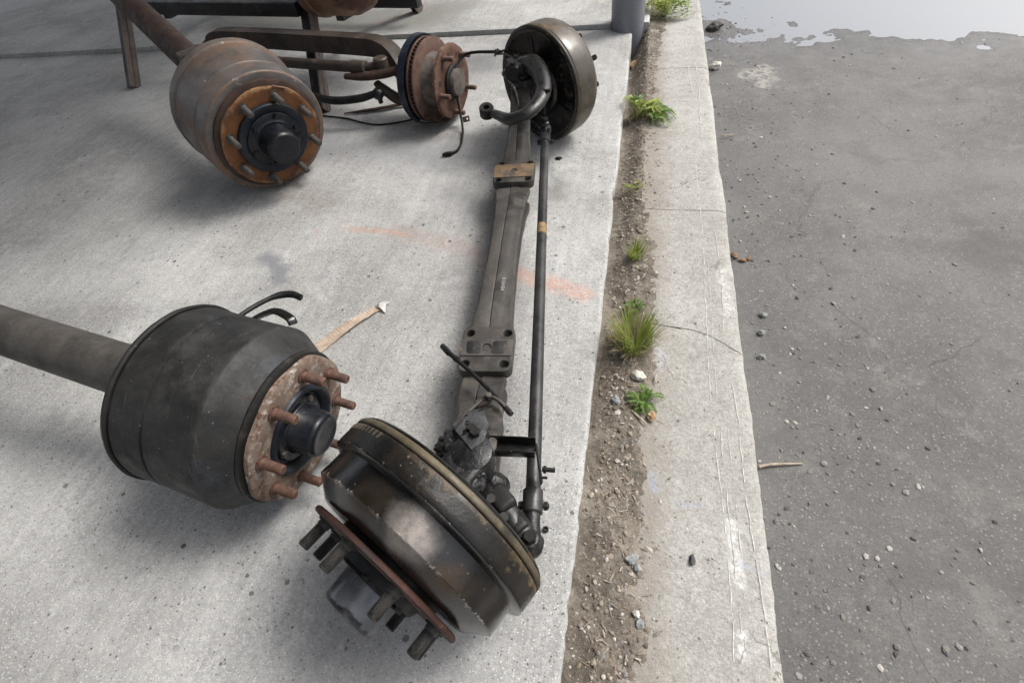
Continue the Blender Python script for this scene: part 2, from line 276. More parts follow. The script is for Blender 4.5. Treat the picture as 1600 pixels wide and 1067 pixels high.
def kerb_material():
    b = NB('old_kerb_concrete')
    big = b.noise(2.3, 6, .65); mid = b.noise(14, 7, .72); fine = b.noise(150, 5, .75)
    col = b.mix(b.step(big, .3, .7), (.31, .302, .28), (.405, .40, .38))
    col = b.mix(b.math('MULTIPLY', b.step(mid, .48, .7), .5), col, (.29, .28, .255))
    col = b.mix(b.math('MULTIPLY', b.step(fine, .52, .7), .45), col, (.58, .57, .54))
    col = b.mix(b.math('MULTIPLY', b.step(b.noise(110, 6, .8), .55, .68), .5), col, (.20, .185, .16))
    col = b.vary(col, 24, .16, 6, .75); col = b.vary(col, 100, .30, 4, .8); col = b.vary(col, 280, .24, 3, .8)
    for sc, thr, rad in ((34, .80, .2), (90, .72, .27)):
        vd = b.voro(sc); q = b.n('SeparateColor'); b.put(q.inputs[0], b.voro(sc, out=1))
        col = b.mix(b.math('MULTIPLY', b.math('MULTIPLY', b.math('LESS_THAN', vd, b.math('MULTIPLY', q.outputs[1], rad)), b.math('GREATER_THAN', q.outputs[0], thr)), .75), col, (.09, .08, .065))
    # brown soil wash spreading from the planted strip
    sp = b.n('SeparateXYZ'); b.put(sp.inputs[0], b.co)
    edge = b.math('SUBTRACT', b.math('ADD', sp.outputs[0], b.math('MULTIPLY', b.math('SUBTRACT', b.noise(7, 6, .7), .5), .16)), .10)
    soil = b.step(edge, .05, -.01)
    soil.node.inputs[1].default_value = .085; soil.node.inputs[2].default_value = -.02
    col = b.mix(b.math('MULTIPLY', soil, .65), col, (.225, .195, .16))
    # scuffs of white paint and blue chalk
    v = b.step(b.noise(5.5, 8, .75), .66, .72); col = b.mix(b.math('MULTIPLY', v, .7), col, (.72, .72, .72))
    v = b.step(b.noise(6.1, 6, .7, stretch=(1, 1.7, 3.1)), .68, .75); col = b.mix(b.math('MULTIPLY', v, .45), col, (.38, .42, .55))
    for pts_, wd_, k_, cc_ in (([(.287, .53), (.290, .47), (.293, .40)], .022, .8, (.7, .7, .69)), ([(.289, .30), (.290, .26)], .016, .8, (.7, .7, .69)), ([(.322, 1.40), (.33, 1.26), (.325, 1.2)], .026, .6, (.66, .65, .63)),
                       ([(.115, 1.06), (.13, 1.0), (.12, .96)], .03, .55, (.52, .54, .60)), ([(.11, .62), (.12, .59)], .018, .6, (.34, .42, .60)), ([(.17, .555), (.22, .56)], .012, .5, (.42, .45, .58)), ([(.30, .44), (.345, .425)], .010, .5, (.38, .41, .55))):
        mk = seg_mask(b, pts_, wd_, .1, nz=.012, nscale=45)
        col = b.mix(b.math('MULTIPLY', b.math('MULTIPLY', mk, b.step(b.noise(80, 5, .75), .38, .6)), k_), col, cc_)
    # hairline cracks
    cr = b.voro(2.6, 'DISTANCE_TO_EDGE', co=None)
    nq = b.n('TexNoise'); nq.inputs['Scale'].default_value = 9; nq.inputs['Detail'].default_value = 5; b.put(nq.inputs['Vector'], b.co)
    ad = b.n('VectorMath', operation='MULTIPLY_ADD'); b.put(ad.inputs[0], nq.outputs['Color']); ad.inputs[1].default_value = (.25, .25, .25); b.put(ad.inputs[2], b.co)
    b.put(cr.node.inputs['Vector'], ad.outputs[0])
    crm = b.math('MULTIPLY', b.math('LESS_THAN', cr, .006), b.step(b.noise(3, 3), .52, .6))
    col = b.mix(b.math('MULTIPLY', crm, .6), col, (.13, .12, .1))
    h = b.math('ADD', b.math('MULTIPLY', fine, .5), b.math('MULTIPLY', mid, 1.4)); h = b.math('SUBTRACT', h, crm)
    return b.done(col, .85, 0.0, b.bump(h, 1.0, .005), .3)

def dirt_material():
    b = NB('dry_soil')
    mid = b.noise(13, 8, .75); fine = b.noise(160, 6, .8); big = b.noise(3.2, 5, .6)
    col = b.mix(b.step(big, .36, .66), (.115, .099, .082), (.215, .19, .158))
    col = b.mix(b.math('MULTIPLY', b.step(mid, .48, .68), .6), col, (.31, .285, .245))
    col = b.mix(b.math('MULTIPLY', b.step(fine, .52, .7), .55), col, (.40, .36, .30))
    col = b.mix(b.math('MULTIPLY', b.step(b.noise(90, 6, .8), .54, .66), .6), col, (.07, .055, .042))
    col = b.vary(col, 40, .2, 6, .75); col = b.vary(col, 150, .34, 4, .8); col = b.vary(col, 420, .25, 2, .8)
    h = b.math('ADD', b.math('MULTIPLY', fine, .7), mid)
    return b.done(col, .95, 0.0, b.bump(h, .9, .005), .15)

def asphalt_material():
    b = NB('asphalt')
    big = b.noise(1.4, 5, .6); fine = b.noise(170, 5, .8)
    col = b.mix(b.step(big, .3, .7), (.105, .102, .099), (.16, .155, .149))
    col = b.mix(b.math('MULTIPLY', b.step(b.noise(10, 7, .75), .5, .7), .5), col, (.21, .20, .188))
    col = b.vary(col, 60, .2, 5, .75); col = b.vary(col, 190, .3, 3, .8)
    vd = b.voro(120); vr = b.n('SeparateColor'); b.put(vr.inputs[0], b.voro(120, out=1))
    agg = b.math('MULTIPLY', b.math('LESS_THAN', vd, .33), b.math('GREATER_THAN', vr.outputs[0], .45))
    col = b.mix(b.math('MULTIPLY', agg, .62), col, b.mix(vr.outputs[1], (.09, .09, .09), (.36, .35, .33)))
    col = b.mix(b.math('MULTIPLY', b.step(fine, .52, .68), .4), col, (.24, .235, .225))
    col = b.mix(b.math('MULTIPLY', b.step(b.noise(2.6, 7, .7, dist=.5), .5, .68), .6), col, (.085, .082, .08))
    col = b.mix(b.math('MULTIPLY', b.step(b.noise(4.1, 7, .75), .56, .70), .5), col, (.27, .255, .235))
    ce = b.voro(1.1, 'DISTANCE_TO_EDGE'); nq = b.n('TexNoise'); nq.inputs['Scale'].default_value = 5; nq.inputs['Detail'].default_value = 6; b.put(nq.inputs['Vector'], b.co)
    ad = b.n('VectorMath', operation='MULTIPLY_ADD'); b.put(ad.inputs[0], nq.outputs['Color']); ad.inputs[1].default_value = (.22, .22, .22); b.put(ad.inputs[2], b.co); b.put(ce.node.inputs['Vector'], ad.outputs[0])
    ck = b.math('MULTIPLY', b.math('LESS_THAN', ce, .0035), b.step(b.noise(1.7, 3), .48, .54)); col = b.mix(b.math('MULTIPLY', ck, .4), col, (.035, .034, .033))
    # pale mortar patch
    pm = seg_mask(b, [(.60, 3.16), (.68, 3.22), (.66, 3.05)], .09, .3, nz=.09, nscale=14)
    col = b.mix(b.math('MULTIPLY', b.math('MULTIPLY', pm, b.step(b.noise(30, 5, .7), .42, .55)), .7), col, (.38, .36, .33))
    sp = b.n('SeparateXYZ'); b.put(sp.inputs[0], b.co)
    damp = b.step(sp.outputs[2], -.1135, -.119)
    damp.node.inputs[1].default_value = -.1180; damp.node.inputs[2].default_value = -.1050; damp.node.inputs[3].default_value = 1; damp.node.inputs[4].default_value = 0
    col = b.mix(b.math('MULTIPLY', damp, .55), col, (.06, .06, .062))
    h = b.math('ADD', b.math('MULTIPLY', agg, .8), b.math('MULTIPLY', fine, .8))
    return b.done(col, b.fmix(damp, .85, .16), 0.0, b.bump(h, .8, .004), .4)

def water_material():
    b = NB('puddle_water')
    b.done((.035, .036, .037), .02, 0.0, b.bump(b.noise(18, 3), .04, .002), .6)
    b.b.inputs['IOR'].default_value = 2.1; b.b.inputs['Coat Weight'].default_value = 1.0; b.b.inputs['Coat IOR'].default_value = 1.9; b.b.inputs['Coat Roughness'].default_value = .01
    return b.m

def paint_mark_material():
    b = NB('scraped_white_paint')
    return b.done(b.mix(b.step(b.noise(90, 6, .8), .4, .6), (.42, .41, .38), (.66, .655, .64)), .8, 0.0, None, .3)

def gravel_material(name, cols):
    b = NB(name); g = b.n('NewGeometry')
    rmp = b.n('ValToRGB'); rmp.color_ramp.interpolation = 'CONSTANT'
    e = rmp.color_ramp.elements
    while len(e) < len(cols): e.new(.5)
    for i, c in enumerate(cols): e[i].position = i/len(cols); e[i].color = (*c, 1)
    b.put(rmp.inputs[0], g.outputs['Random Per Island'])
    col = b.mix(b.math('MULTIPLY', b.step(b.noise(200, 4, .7), .45, .65), .4), rmp.outputs[0], (.16, .14, .12))
    return b.done(col, .9, 0.0, b.bump(b.noise(250, 4), .5, .002), .25)
M['chip'] = gravel_material('wood_chip', [(.30, .26, .21), (.42, .39, .34), (.20, .16, .12), (.26, .2, .14), (.36, .33, .29), (.15, .12, .09)])
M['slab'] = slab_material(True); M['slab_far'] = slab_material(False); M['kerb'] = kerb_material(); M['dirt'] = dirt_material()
M['asphalt'] = asphalt_material(); M['water'] = water_material(); M['paint_mark'] = paint_mark_material()
M['gravel_dirt'] = gravel_material('soil_gravel', [(.16, .13, .1), (.26, .22, .17), (.36, .32, .26), (.21, .2, .19), (.13, .1, .08), (.48, .45, .4), (.3, .26, .2), (.2, .16, .12)])
M['gravel_road'] = gravel_material('road_gravel', [(.11, .11, .11), (.17, .165, .16), (.26, .25, .24), (.08, .08, .08), (.40, .38, .35), (.2, .18, .16)])

# ------------------------------------------------------------------ mesh helpers
def tag(o, label=None, cat=None, group=None, kind=None):
    if label: o['label'] = label
    if cat: o['category'] = cat
    if group: o['group'] = group
    if kind: o['kind'] = kind
    return o
def thing(name, loc, label, cat, group=None):
    o = bpy.data.objects.new(name, None); C.objects.link(o); o.location = loc; o.empty_display_size = .1
    return tag(o, label, cat, group)
def root_loc(o):
    l = V((0, 0, 0))
    while o: l = l + o.location; o = o.parent
    return l
def mesh(name, vs, fs, mat, smooth=35, wear=None):
    me = bpy.data.meshes.new(name); me.from_pydata([tuple(v) for v in vs], [], fs)
    if mat: me.materials.append(M[mat])
    if wear:
        a = me.attributes.new('wear', 'FLOAT', 'POINT'); a.data.foreach_set('value', wear)
    bm = bmesh.new(); bm.from_mesh(me); bmesh.ops.recalc_face_normals(bm, faces=bm.faces); bm.to_mesh(me); bm.free()
    if smooth:
        me.shade_smooth(); me.set_sharp_from_angle(angle=R(smooth))
    return me
def link(name, me, parent=None, mw=None):
    o = bpy.data.objects.new(name, me); C.objects.link(o)
    if parent: o.parent = parent
    if mw is not None: o.matrix_basis = Matrix.Translation(-root_loc(parent)) @ mw if parent else mw
    return o
def obj(name, geo, mat, parent=None, smooth=35, wear=None):
    """geo in world coordinates; stored relative to the root of its thing"""
    vs, fs = geo[0], geo[1]
    if len(geo) > 2 and wear is None: wear = geo[2]
    off = root_loc(parent) if parent else V((0, 0, 0))
    return link(name, mesh(name, [V(v)-off for v in vs], fs, mat, smooth, wear), parent)
def join(*gs):
    vs, fs, ws = [], [], []
    for g in gs:
        o = len(vs); vs += list(g[0]); fs += [tuple(i+o for i in f) for f in g[1]]
        ws += list(g[2]) if len(g) > 2 and g[2] else [0]*len(g[0])
    return vs, fs, ws
def xf(g, m): return ([m @ V(v) for v in g[0]],)+tuple(g[1:])
def frame(loc, ax, up=V((0, 0, 1))):
    """matrix whose local X looks along ax"""
    x = V(ax).normalized(); y = up.cross(x).normalized(); z = x.cross(y)
    return Matrix(((x.x, y.x, z.x, loc[0]), (x.y, y.y, z.y, loc[1]), (x.z, y.z, z.z, loc[2]), (0, 0, 0, 1)))
def lathe(prof, n=64, jitter=0.0, shape=None, seed=0):
    """prof: (x, r[, wear]); revolved round local X. shape(theta) scales r"""
    vs, fs, ws = [], [], []
    for k, p in enumerate(prof):
        x, r = p[0], p[1]; wr = p[2] if len(p) > 2 else 0
        for i in range(n):
            t = 2*math.pi*i/n; rr = r*(shape(t, k) if shape else 1)
            if jitter and r > 1e-4: rr += jitter*noise.noise(V((x*30+seed, math.cos(t)*r*25, math.sin(t)*r*25)))
            vs.append((x, rr*math.cos(t), rr*math.sin(t))); ws.append(wr)
    for k in range(len(prof)-1):
        for i in range(n):
            j = (i+1) % n; fs.append((k*n+i, k*n+j, (k+1)*n+j, (k+1)*n+i))
    if prof[0][1] > 1e-5: fs.append(tuple(range(n)))
    if prof[-1][1] > 1e-5: fs.append(tuple((len(prof)-1)*n+i for i in range(n)))
    return vs, fs, ws
def lathe_open(prof, n=64, **k):
    g = lathe(prof, n, **k); fs = [f for f in g[1] if len(f) == 4]; return g[0], fs, g[2]
def smoothpath(pts, sub=8):
    P = [V(p) for p in pts]; out = []
    for i in range(len(P)-1):
        a = P[max(i-1, 0)]; b = P[i]; c = P[i+1]; d = P[min(i+2, len(P)-1)]
        for k in range(sub):
            t = k/sub
            out.append(.5*((2*b)+(-a+c)*t+(2*a-5*b+4*c-d)*t*t+(-a+3*b-3*c+d)*t**3))
    out.append(P[-1]); return out
def tube(pts, r, n=12, sub=8, flat=1.0, cap=True, jit=0.0):
    """r: number or list per control point; flat scales the second axis"""
    P = smoothpath(pts, sub) if sub > 1 else [V(p) for p in pts]
    m = len(P); rs = []
    for i in range(m):
        if isinstance(r, (int, float)): rs.append(r)
        else:
            u = i/(m-1)*(len(r)-1); k = min(int(u), len(r)-2); f = u-k; f = f*f*(3-2*f); rs.append(r[k]*(1-f)+r[k+1]*f)
    vs, fs = [], []
    t0 = (P[1]-P[0]).normalized(); a = t0.orthogonal().normalized()
    if abs(t0.z) < .95: a = V((0, 0, 1)).cross(t0).normalized()
    for i, p in enumerate(P):
        t = (P[min(i+1, m-1)]-P[max(i-1, 0)]).normalized()
        a = (a-t*a.dot(t)).normalized(); b = t.cross(a)
        for k in range(n):
            th = 2*math.pi*k/n; rr = rs[i]
            if jit: rr *= 1+jit*noise.noise(p*40+V((math.cos(th), math.sin(th), 0)))
            vs.append(p+a*rr*math.cos(th)+b*rr*flat*math.sin(th))
    for i in range(m-1):
        for k in range(n):
            j = (k+1) % n; fs.append((i*n+k, i*n+j, (i+1)*n+j, (i+1)*n+k))
    if cap: fs += [tuple(range(n)), tuple((m-1)*n+k for k in range(n))]
    return vs, fs
def cyl(p, q, r, n=16, bev=.1, r2=None):
    """bevelled cylinder from p to q"""
    p, q = V(p), V(q); L = (q-p).length; r2 = r if r2 is None else r2; e = min(r, r2)*bev
    return xf(lathe([(0, r-e), (e, r), (L-e, r2), (L, r2-e)], n), frame(p, q-p, V((0, 0, 1)) if abs((q-p).normalized().z) < .9 else V((1, 0, 0))))
def box(c, s, rot=None, bev=.003, seg=2):
    bm = bmesh.new(); bmesh.ops.create_cube(bm, size=1); bmesh.ops.scale(bm, vec=s, verts=bm.verts)
    if bev: bmesh.ops.bevel(bm, geom=list(bm.edges), offset=min(bev, min(s)*.45), segments=seg, affect='EDGES', profile=.6)
    m = Matrix.Translation(c) @ (rot.to_4x4() if rot else Matrix())
    vs = [m @ v.co for v in bm.verts]; fs = [tuple(v.index for v in f.verts) for f in bm.faces]; bm.free()
    return vs, fs
def bar(p, q, w, h, up=V((0, 0, 1)), bev=.003):
    p, q = V(p), V(q); x = (q-p).normalized(); y = up.cross(x).normalized(); z = x.cross(y)
    rot = Matrix((x, y, z)).transposed()
    return box((p+q)/2, ((q-p).length, w, h), rot, bev)
def prism(poly, z0, z1, m=None, holes=(), bev=0.0):
    """extrude a 2D outline (local XY) between z0 and z1, with round holes (x, y, r)"""
    bm = bmesh.new(); loops = []
    def ring(pts):
        v = [bm.verts.new((x, y, z1)) for x, y in pts]
        return [bm.edges.new((v[i], v[(i+1) % len(v)])) for i in range(len(v))]
    es = ring(poly)
    for hx, hy, hr in holes: es += ring([(hx+hr*math.cos(-t*math.pi/7), hy+hr*math.sin(-t*math.pi/7)) for t in range(14)])
    bmesh.ops.triangle_fill(bm, edges=es, use_beauty=True, use_dissolve=False)
    top = list(bm.faces)
    r = bmesh.ops.extrude_face_region(bm, geom=top)
    nv = [g for g in r['geom'] if isinstance(g, bmesh.types.BMVert)]
    bmesh.ops.translate(bm, vec=(0, 0, z0-z1), verts=nv)
    bmesh.ops.recalc_face_normals(bm, faces=bm.faces)
    if bev:
        ed = [e for e in bm.edges if len(e.link_faces) == 2 and abs(e.verts[0].co.z-z1) < 1e-6 and abs(e.verts[1].co.z-z1) < 1e-6 and e.calc_face_angle(0) > 1]
        bmesh.ops.bevel(bm, geom=ed, offset=bev, segments=2, affect='EDGES', profile=.6)
    bm.verts.index_update()
    vs = [(m @ v.co) if m else v.co.copy() for v in bm.verts]; fs = [tuple(v.index for v in f.verts) for f in bm.faces]; bm.free()
    return vs, fs
def roundrect(w, h, r, n=5, skew=0):
    out = []
    for sx, sy, a0 in ((1, 1, 0), (-1, 1, 90), (-1, -1, 180), (1, -1, 270)):
        for k in range(n+1):
            a = R(a0+90*k/n); y = sy*(h/2-r)+r*math.sin(a); out.append((sx*(w/2-r)+r*math.cos(a)+skew*y, y))
    return out
def loft(secs, cap=True):
    n = len(secs[0]); vs = [V(p) for s in secs for p in s]; fs = []
    for i in range(len(secs)-1):
        for k in range(n):
            j = (k+1) % n; fs.append((i*n+k, i*n+j, (i+1)*n+j, (i+1)*n+k))
    if cap: fs += [tuple(range(n)), tuple((len(secs)-1)*n+k for k in range(n))]
    return vs, fs
def lump(c, s, seed=0, amp=.25, sub=2, freq=1.6):
    bm = bmesh.new(); bmesh.ops.create_icosphere(bm, subdivisions=sub, radius=1)
    s = V(s) if not isinstance(s, (int, float)) else V((s, s, s)); vs = []
    for v in bm.verts:
        k = 1+amp*noise.noise(v.co*freq+V((seed*7.3, seed*3.1, seed*1.7))); vs.append(V(c)+V((v.co.x*s.x*k, v.co.y*s.y*k, v.co.z*s.z*k)))
    fs = [tuple(v.index for v in f.verts) for f in bm.faces]; bm.free()
    return vs, fs
def hexnut(p, ax, r, h):
    m = frame(p, ax, V((0, 0, 1)) if abs(V(ax).normalized().z) < .9 else V((1, 0, 0)))
    return xf(lathe([(0, r), (h*.8, r), (h, r*.86)], 6), m)
def interp(tab, x):
    if x <= tab[0][0]: return tab[0][1:]
    for a, b in zip(tab, tab[1:]):
        if x <= b[0]:
            f = (x-a[0])/(b[0]-a[0]); f = f*f*(3-2*f)
            return tuple(p+(q-p)*f for p, q in zip(a[1:], b[1:]))
    return tab[-1][1:]
def fbm(x, y, s=0, o=4):
    v = 0; a = 1; f = 1
    for _ in range(o): v += a*noise.noise(V((x*f, y*f, s))); a *= .5; f *= 2.1
    return v

# ------------------------------------------------------------------ the setting
def structure(name, geo, mat, smooth=35, parent=None):
    o = obj(name, geo, mat, parent, smooth)
    if not parent: o['kind'] = 'structure'
    return o
structure('ground', ([(-300, -300, -.42), (300, -300, -.42), (300, 300, -.42), (-300, 300, -.42)], [(0, 1, 2, 3)]), 'dirt', 0)

SLAB_X = -.055
def slab_edge(y):
    x = SLAB_X+.004*fbm(y*5, 3, 1)+.0016*fbm(y*40, 5, 2)
    for cy0, wd, dp in ((1.83, .05, .014), (2.62, .12, .016), (2.42, .05, .01), (1.55, .025, .008), (.50, .03, .006), (3.2, .06, .01), (.30, .02, .006)):
        d = (y-cy0)/wd
        if abs(d) < 1: x -= dp*(1-d*d)*(.7+.5*noise.noise(V((y*60, 2, 0))))
    return x
def build_slab(name, y0, y1, z, edge, mat, xl=-14, step=.008, thick=.2):
    vs, fs = [], []; ny = int((y1-y0)/step); cols = 7
    for i in range(ny+1):
        y = y0+(y1-y0)*i/ny; xe = edge(y); zr = .0025*noise.noise(V((y*35, 9, 0)))
        for x, zz in ((xl, 0), (xe-.06, 0), (xe-.014, -.0003), (xe-.006, -.0012+zr*.4), (xe-.0015, -.005+zr), (xe+.001, -.014+zr), (xe, -thick)):
            vs.append((x, y, z+zz))
    for i in range(ny):
        for k in range(cols-1):
            a = i*cols+k; fs.append((a, a+1, a+cols+1, a+cols))
    # the short faces at both ends
    fs.append(tuple(range(cols))+(len(vs),)); vs.append((xl, y0, z-thick))
    e = ny*cols; fs.append(tuple(e+k for k in range(cols))+(len(vs),)); vs.append((xl, y1, z-thick))
    return structure(name, (vs, fs), mat, 40)
build_slab('concrete_slab', -2.5, 3.618, 0.0, slab_edge, 'slab')
build_slab('far_concrete_slab', 3.626, 13, .028, lambda y: .045+.006*fbm(y*5, 4, 4)+.002*fbm(y*40, 1, 4), 'slab_far', step=.02, thick=.2)

# kerb: base course with cast kerb lengths on it
KX0, KX1, KZ = .052, .364, -.006
kerb = structure('kerb', box(((KX0+KX1)/2, 5, -.21), (KX1-KX0-.012, 15.2, .30), None, .002), 'kerb')
def crack_a(x): return interp([(KX0, 1.15), (.123, 1.13), (.198, 1.124), (.271, 1.10), (.352, 1.046), (KX1+.01, 1.03)], x)[0]+.004*fbm(x*40, 1, 6)
def crack_b(x): return 1.733+.003*fbm(x*40, 2, 7)
def crack_c(x): return 3.02+.004*fbm(x*30, 2, 9)
def kerb_length(ya, yb):
    vs, fs = [], []; cols = []
    xs = [KX0, KX0+.02, .12, .17, .22, .27, .31, KX1-.03, KX1-.016, KX1-.007, KX1-.002, KX1, KX1]
    ny = max(20, int((yb(.2)-ya(.2))/.014)); nc = len(xs)
    for i in range(ny+1):
        f = i/ny
        for k, x in enumerate(xs):
            y = ya(x)*(1-f)+yb(x)*f
            wob = .004*fbm(y*3.1, .5, 11)+.0022*fbm(y*26, .5, 12)
            chip = max(0, fbm(y*9, .2, 15)-.35)*.02
            dz = (0, 0, 0, 0, 0, 0, -.0006, -.0018, -.004, -.009, -.017, -.03, -.118)[k] + .0016*fbm(x*8, y*8, 13)
            xx = x
            if k >= 7: xx = x+wob-chip*(.3+(k-7)*.14)
            vs.append((xx, y, KZ+dz))
    for i in range(ny):
        for k in range(nc-1):
            a = i*nc+k; fs.append((a, a+1, a+nc+1, a+nc))
    for row, ff in ((0, 1), (ny, 1)):
        base = row*nc; m = len(vs); vs.append((KX0, vs[base][1], KZ-.118)); fs.append(tuple(base+k for k in range(nc))+(m,))
    return vs, fs
cuts = [lambda x: -2.4, crack_a, crack_b, crack_c, lambda x: 5.6, lambda x: 8.4, lambda x: 12.5]
for a, b in zip(cuts, cuts[1:]):
    o = obj('kerb_length', kerb_length(lambda x, a=a: a(x)+.0016, lambda x, b=b: b(x)-.0016), 'kerb', kerb, 50)

# soil strip between slab and kerb, spilling over the kerb's inner edge
def dirt_line(y):      # where the soil thins out on the kerb top
    t = [(-.5, .11), (.2, .108), (.5, .085), (.8, .086), (1.0, .104), (1.2, .098), (1.35, .112), (1.5, .096), (1.65, .078), (1.85, .058), (2.1, .052), (2.36, .058), (2.6, .085), (3.07, .10), (3.4, .12), (3.8, .15), (4.6, .16)]
    return interp(t, y)[0]
def dirt_z(x, y):
    low = interp([(-.3, -.016), (.6, -.014), (1.2, -.03), (2.2, -.05), (3.0, -.10), (3.5, -.15), (3.75, -.11), (4.3, -.05), (4.8, -.03)], y)[0]
    xb = dirt_line(y)+.02*fbm(y*7, 1, 20)+.008*fbm(y*30, 1, 21)
    f = min(1, max(0, (x-(-.05))/(.10))); f = f*f*(3-2*f)
    top = KZ+.0025
    z = low*(1-f)+top*f
    if x > xb-.02:
        z -= max(0, (x-xb+.01))*.30
    return z+.0055*fbm(x*13, y*13, 22)+.0038*fbm(x*45, y*45, 23)+.0022*fbm(x*110, y*110, 24, 2)
vs, fs = [], []; NX, NY = 46, 900
for i in range(NY+1):
    y = -.9+5.6*(i/NY)**1.0
    for k in range(NX+1):
        x = -.09+.30*k/NX; vs.append((x, y, dirt_z(x, y)))
for i in range(NY):
    for k in range(NX): a = i*(NX+1)+k; fs.append((a, a+1, a+NX+2, a+NX+1))
structure('soil_strip', (vs, fs), 'dirt', 180)

# road surface with hollows; water lies in the hollows
AZ = -.108
def road_z(x, y):
    z = AZ+.0035*fbm(x*1.6, y*1.6, 30)+.0015*fbm(x*9, y*9, 31)+.0009*fbm(x*38, y*38, 32, 2)
    for px, py, rx, ry, dp in ((1.55, 4.75, 1.62, 1.55, .021), (1.02, 2.45, .36, .55, .004), (2.6, 2.9, .7, .4, .03)):
        d = math.hypot((x-px)/rx, (y-py)/ry)
        if d < 1: z -= dp*(1-d*d)**1.0
    kf = min(1, max(0, (y-2.6)/.8)); z -= kf*(.0055*fbm(x*2.1, y*2.1, 33)+.0035*fbm(x*7, y*7, 34))
    if x < .5: z -= .006*(.5-x)/.14
    return z
def build_road():
    vs, fs = [], []
    xs = [.34+.02*i for i in range(85)]+[2.04+.12*2**(i*.42) for i in range(1, 16)]
    ys = [-1.2-.3*(8-i) for i in range(8)]+[-1.2+.02*i for i in range(330)]+[5.4+.2*2**(i*.42) for i in range(1, 17)]
    nx = len(xs)
    for y in ys:
        for x in xs: vs.append((x, y, road_z(x, y) if x < 5 and y < 9 else AZ))
    for i in range(len(ys)-1):
        for k in range(nx-1): a = i*nx+k; fs.append((a, a+1, a+nx+1, a+nx))
    return vs, fs
structure('asphalt_road', build_road(), 'asphalt', 180)
def water_sheet(name, x0, x1, y0, y1, z):
    return structure(name, ([(x0, y0, z), (x1, y0, z), (x1, y1, z), (x0, y1, z)], [(0, 1, 2, 3)]), 'water', 0)
water_sheet('puddle', .37, 3.6, 3.3, 6.2, AZ-.0085)
water_sheet('puddle', 1.8, 3.6, 2.3, 3.29, AZ-.0095)

# scraped white lines on the kerb
def scratch(pts, wd, seed):
    P = smoothpath([(x, y, 0) for x, y in pts], 40); vs, fs = [], []; r = random.Random(seed); run = None
    d = 0
    for i, p in enumerate(P):
        if i: d += (p-P[i-1]).length
        on = fbm(d*11, seed, 40, 4) > -.12
        t = (P[min(i+1, len(P)-1)]-P[max(i-1, 0)]).normalized(); nrm = V((-t.y, t.x, 0))
        hw = wd*(.35+.6*abs(fbm(d*60, seed, 41, 3)))*.5
        j = nrm*.0030*fbm(d*16, seed, 42, 4)
        if on:
            z = KZ+.0016*fbm(p.x*8, p.y*8, 13)+.0012
            vs += [p+nrm*hw+j+V((0, 0, z)), p-nrm*hw+j+V((0, 0, z))]
            if run: k = len(vs); fs.append((k-4, k-3, k-1, k-2))
            run = True
        else: run = None
    return vs, fs
for k, (pts, wd) in enumerate([
    ([(.343, 4.07), (.312, 3.7), (.289, 3.363), (.303, 2.814), (.296, 2.411)], .006),
    ([(.255, 3.415), (.258, 3.1), (.262, 2.893), (.275, 2.75)], .006), ([(.345, 2.95), (.31, 2.76), (.295, 2.6), (.30, 2.2)], .005),
    ([(.264, 2.055), (.268, 1.76), (.269, 1.46), (.263, 1.157), (.261, .914), (.267, .679), (.273, .518), (.275, .331), (.271, .211), (.268, .0)], .0042),
    ([(.283, 1.42), (.279, 1.2), (.277, 1.0), (.279, .8), (.283, .62), (.286, .48), (.29, .3)], .003),
    ([(.318, 1.012), (.326, .798), (.325, .619), (.329, .512), (.338, .354), (.34, .22)], .0032), ([(.30, .78), (.298, .66), (.302, .56), (.303, .45)], .003),
    ([(.315, 1.6), (.318, 1.35), (.312, 1.14)], .0035)]):
    obj('paint_scratch', scratch(pts, wd, k+1), 'paint_mark', kerb, 0)
# canopy carried by the grey pole: open to the road, closed overhead
def canopy():
    x0, x1, y0, y1, z = -9.0, .02, -5.0, 10.0, 3.9
    vs, fs = [], []; n = 300
    for i in range(n+1):
        y = y0+(y1-y0)*i/n; h = .018*(1 if i % 4 in (1, 2) else 0)
        for x, zz in ((x0, z+.55), (x1, z)): vs.append((x, y, zz+h))
    for i in range(n): a = i*2; fs.append((a, a+1, a+3, a+2))
    o = structure('canopy_roof', (vs, fs), 'roof', 20)
    obj('edge_beam', box((x1-.10, (y0+y1)/2, z-.09), (.10, y1-y0, .16), None, .004), 'steel_dark', o)
    for k in range(6): obj('rafter', bar((x0, y0+1.2+k*2.6, z+.50), (x1-.16, y0+1.2+k*2.6, z-.06), .08, .12), 'steel_dark', o)
    return o
canopy()
#@@STRUCT_END
# ------------------------------------------------------------------ grey pole at the slab corner
pl = thing('steel_pole', (-.088, 3.635, -.16), 'round grey painted steel pole at the corner of the concrete slab', 'pole')
obj('shaft', xf(lathe([(0, .099), (.4, .099), (1.0, .099), (3.93, .099), (3.94, .096)], 48), frame((-.088, 3.635, -.22), (0, 0, 1), V((1, 0, 0)))), 'pole', pl)
obj('seam', bar((-.088-.0993, 3.62, -.2), (-.088-.0993, 3.62, 2.6), .004, .002, V((1, 0, 0)), .0005), 'pole', pl)

